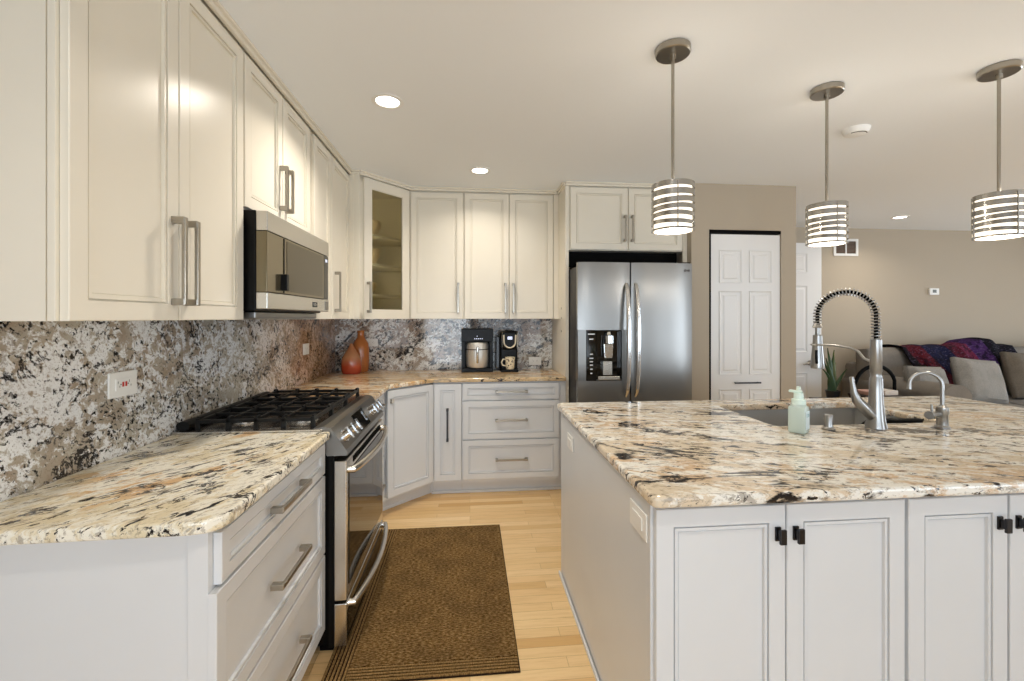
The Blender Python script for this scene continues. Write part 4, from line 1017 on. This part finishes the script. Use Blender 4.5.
# throw blanket: lies over the sofa back and hangs down to the seat
def blanket():
    tmp = bmesh.new(); nu, nv = 60, 40; V = []
    for i in range(nu+1):
        u = i/nu; x = 4.78+u*1.38
        drop = .16+.28*min(1, max(0, (u-.28)/.2))*1.0
        drop = .16
        if .10 < u < .46: drop = .16+.34*math.sin(PI*(u-.10)/.36)**.5
        if u >= .62: drop = .16
        hump = .085*math.exp(-((u-.74)/.13)**2)
        row = []
        for j in range(nv+1):
            v = j/nv
            if v < .25: y = 4.80-.10*(v/.25); z = .86+.20*(v/.25)
            elif v < .45: y = 4.70-.22*((v-.25)/.2); z = 1.060+.012*math.sin(PI*(v-.25)/.2)
            else:
                q = (v-.45)/.55; y = 4.48-.05*q-.02-(.05+.34*max(0, drop-.16)/.34)*q; z = 1.060-drop*q*1.25
            z += hump*(1 if v < .6 else max(0, 1-(v-.6)/.25)) + .007*math.sin(u*31+v*5)
            y += .012*math.sin(u*23)+.006*math.sin(u*47+v*9)
            xx = x+.10*(v-.45)*(1 if v > .45 else 0)*(1 if u < .3 else .5)
            row.append(tmp.verts.new((xx, y, z)))
        V.append(row)
    for i in range(nu):
        for j in range(nv): tmp.faces.new((V[i][j], V[i+1][j], V[i+1][j+1], V[i][j+1]))
    b = MB(); b.add(tmp); o = b.build('throw_blanket', M['throw'])
    for p in o.data.polygons: p.use_smooth = True
    m_ = o.modifiers.new('sol', 'SOLIDIFY'); m_.thickness = .014; m_.offset = 1
    tag(o, 'black, burgundy and purple plaid throw draped over the sofa back', 'blanket')
blanket()
# end table with plant, basket and papers beside the sofa arm
c = thing('side_table', 'dark wooden side table between hall door and sofa arm', 'table', (4.0, 4.15, 0))
b = MB(); b.box(3.62, 4.36, 3.85, 4.40, .50, .53, bev=.004); b.build('table_top', M['darkwood'], c)
for x in (3.65, 4.33):
    for y in (3.88, 4.37): MB().box(x-.02, x+.02, y-.02, y+.02, 0, .50).build('leg', M['darkwood'], c)
c = thing('snake_plant', 'snake plant with upright dark green leaves in a black pot', 'plant', (3.74, 4.22, .531))
b = MB(); b.lathe([(0, 0), (.05, 0), (.065, .09), (.068, .10), (.058, .10), (.05, .085), (0, .08)], (3.74, 4.22, .531), 28); b.build('pot', M['pot'], c, smooth=True)
M['leaf2'] = mat('leaf_yellow_edge', (.10, .13, .03), .45)
for i, (dx, dy, L, lx, ly) in enumerate(((-.02, 0, .46, -.03, .0), (.02, .01, .44, .015, 0), (0, -.02, .36, -.10, -.01), (-.01, .02, .30, .07, .02), (.01, -.01, .26, -.16, 0), (.03, 0, .24, .12, 0), (-.03, .01, .38, .05, .0), (.0, .0, .32, -.06, .03))):
    tmp = bmesh.new(); P_ = []
    for j in range(11):
        t = j/10; wd = .022*math.sin(PI*min(1, .25+.75*t))**.7*(1 if t < 1 else 0)+.001; px = 3.74+dx+lx*t*t+.012*math.sin(4*t+i); pz = .61+L*t; py = 4.22+dy+ly*t
        P_.append([tmp.verts.new((px-wd, py+.003, pz)), tmp.verts.new((px, py-.006, pz)), tmp.verts.new((px+wd, py+.003, pz)), tmp.verts.new((px, py+.004, pz))])
    for A, Bb in zip(P_, P_[1:]):
        for j in range(4): tmp.faces.new((A[j], A[(j+1) % 4], Bb[(j+1) % 4], Bb[j]))
    bmesh.ops.recalc_face_normals(tmp, faces=tmp.faces)
    b = MB(); b.add(tmp); b.build('leaf', M['leaf2'] if i in (1, 3) else M['leaf'], c, smooth=True)
c = thing('basket', 'dark low basket with a tall arched handle beside the sofa arm', 'basket', (4.03, 4.05, .531))
b = MB(); b.prism([(3.86, .531), (4.20, .531), (4.24, .62), (3.82, .62)], 3.92, 4.14, 'y'); b.build('basket_body', M['darkwood'], c, bevel=.01)
pts = [(3.835, 4.03, .61), (3.80, 4.03, .70)]+[(4.03+.215*math.cos(a), 4.03, .71+.19*math.sin(a)) for a in [PI*(1-i/14) for i in range(1, 14)]]+[(4.24, 4.03, .66), (4.225, 4.03, .61)]
b = MB(); b.tube(pts, .012, 10, flat=1.6); b.build('basket_handle', M['blackmat'], c, smooth=True)
for i, (x, z, m_, l_) in enumerate(((3.95, .621, 'pinkpaper', 'pink folded paper lying in the dark basket'), (4.115, .621, 'paper', 'white folded paper lying in the dark basket'))):
    b = MB(); b.box(x-.072, x+.072, 3.94, 4.12, z, z+.035+.01*i, bev=.004); o = b.build('magazine', M[m_]); tag(o, l_, 'magazine')
c = thing('coffee_table', 'low dark tray table in front of the sofa arm', 'table', (4.25, 3.45, 0))
b = MB(); b.box(4.02, 4.40, 3.30, 3.62, .60, .62, bev=.004); b.build('table_top', M['darkwood'], c)
for x in (4.05, 4.37):
    for y in (3.33, 3.59): MB().box(x-.015, x+.015, y-.015, y+.015, 0, .60).build('leg', M['darkwood'], c)
b = MB(); b.box(4.12, 4.30, 3.40, 3.52, .6205, .645, bev=.004); o = b.build('book', M['copper']); tag(o, 'orange book lying on the low dark tray table', 'book')
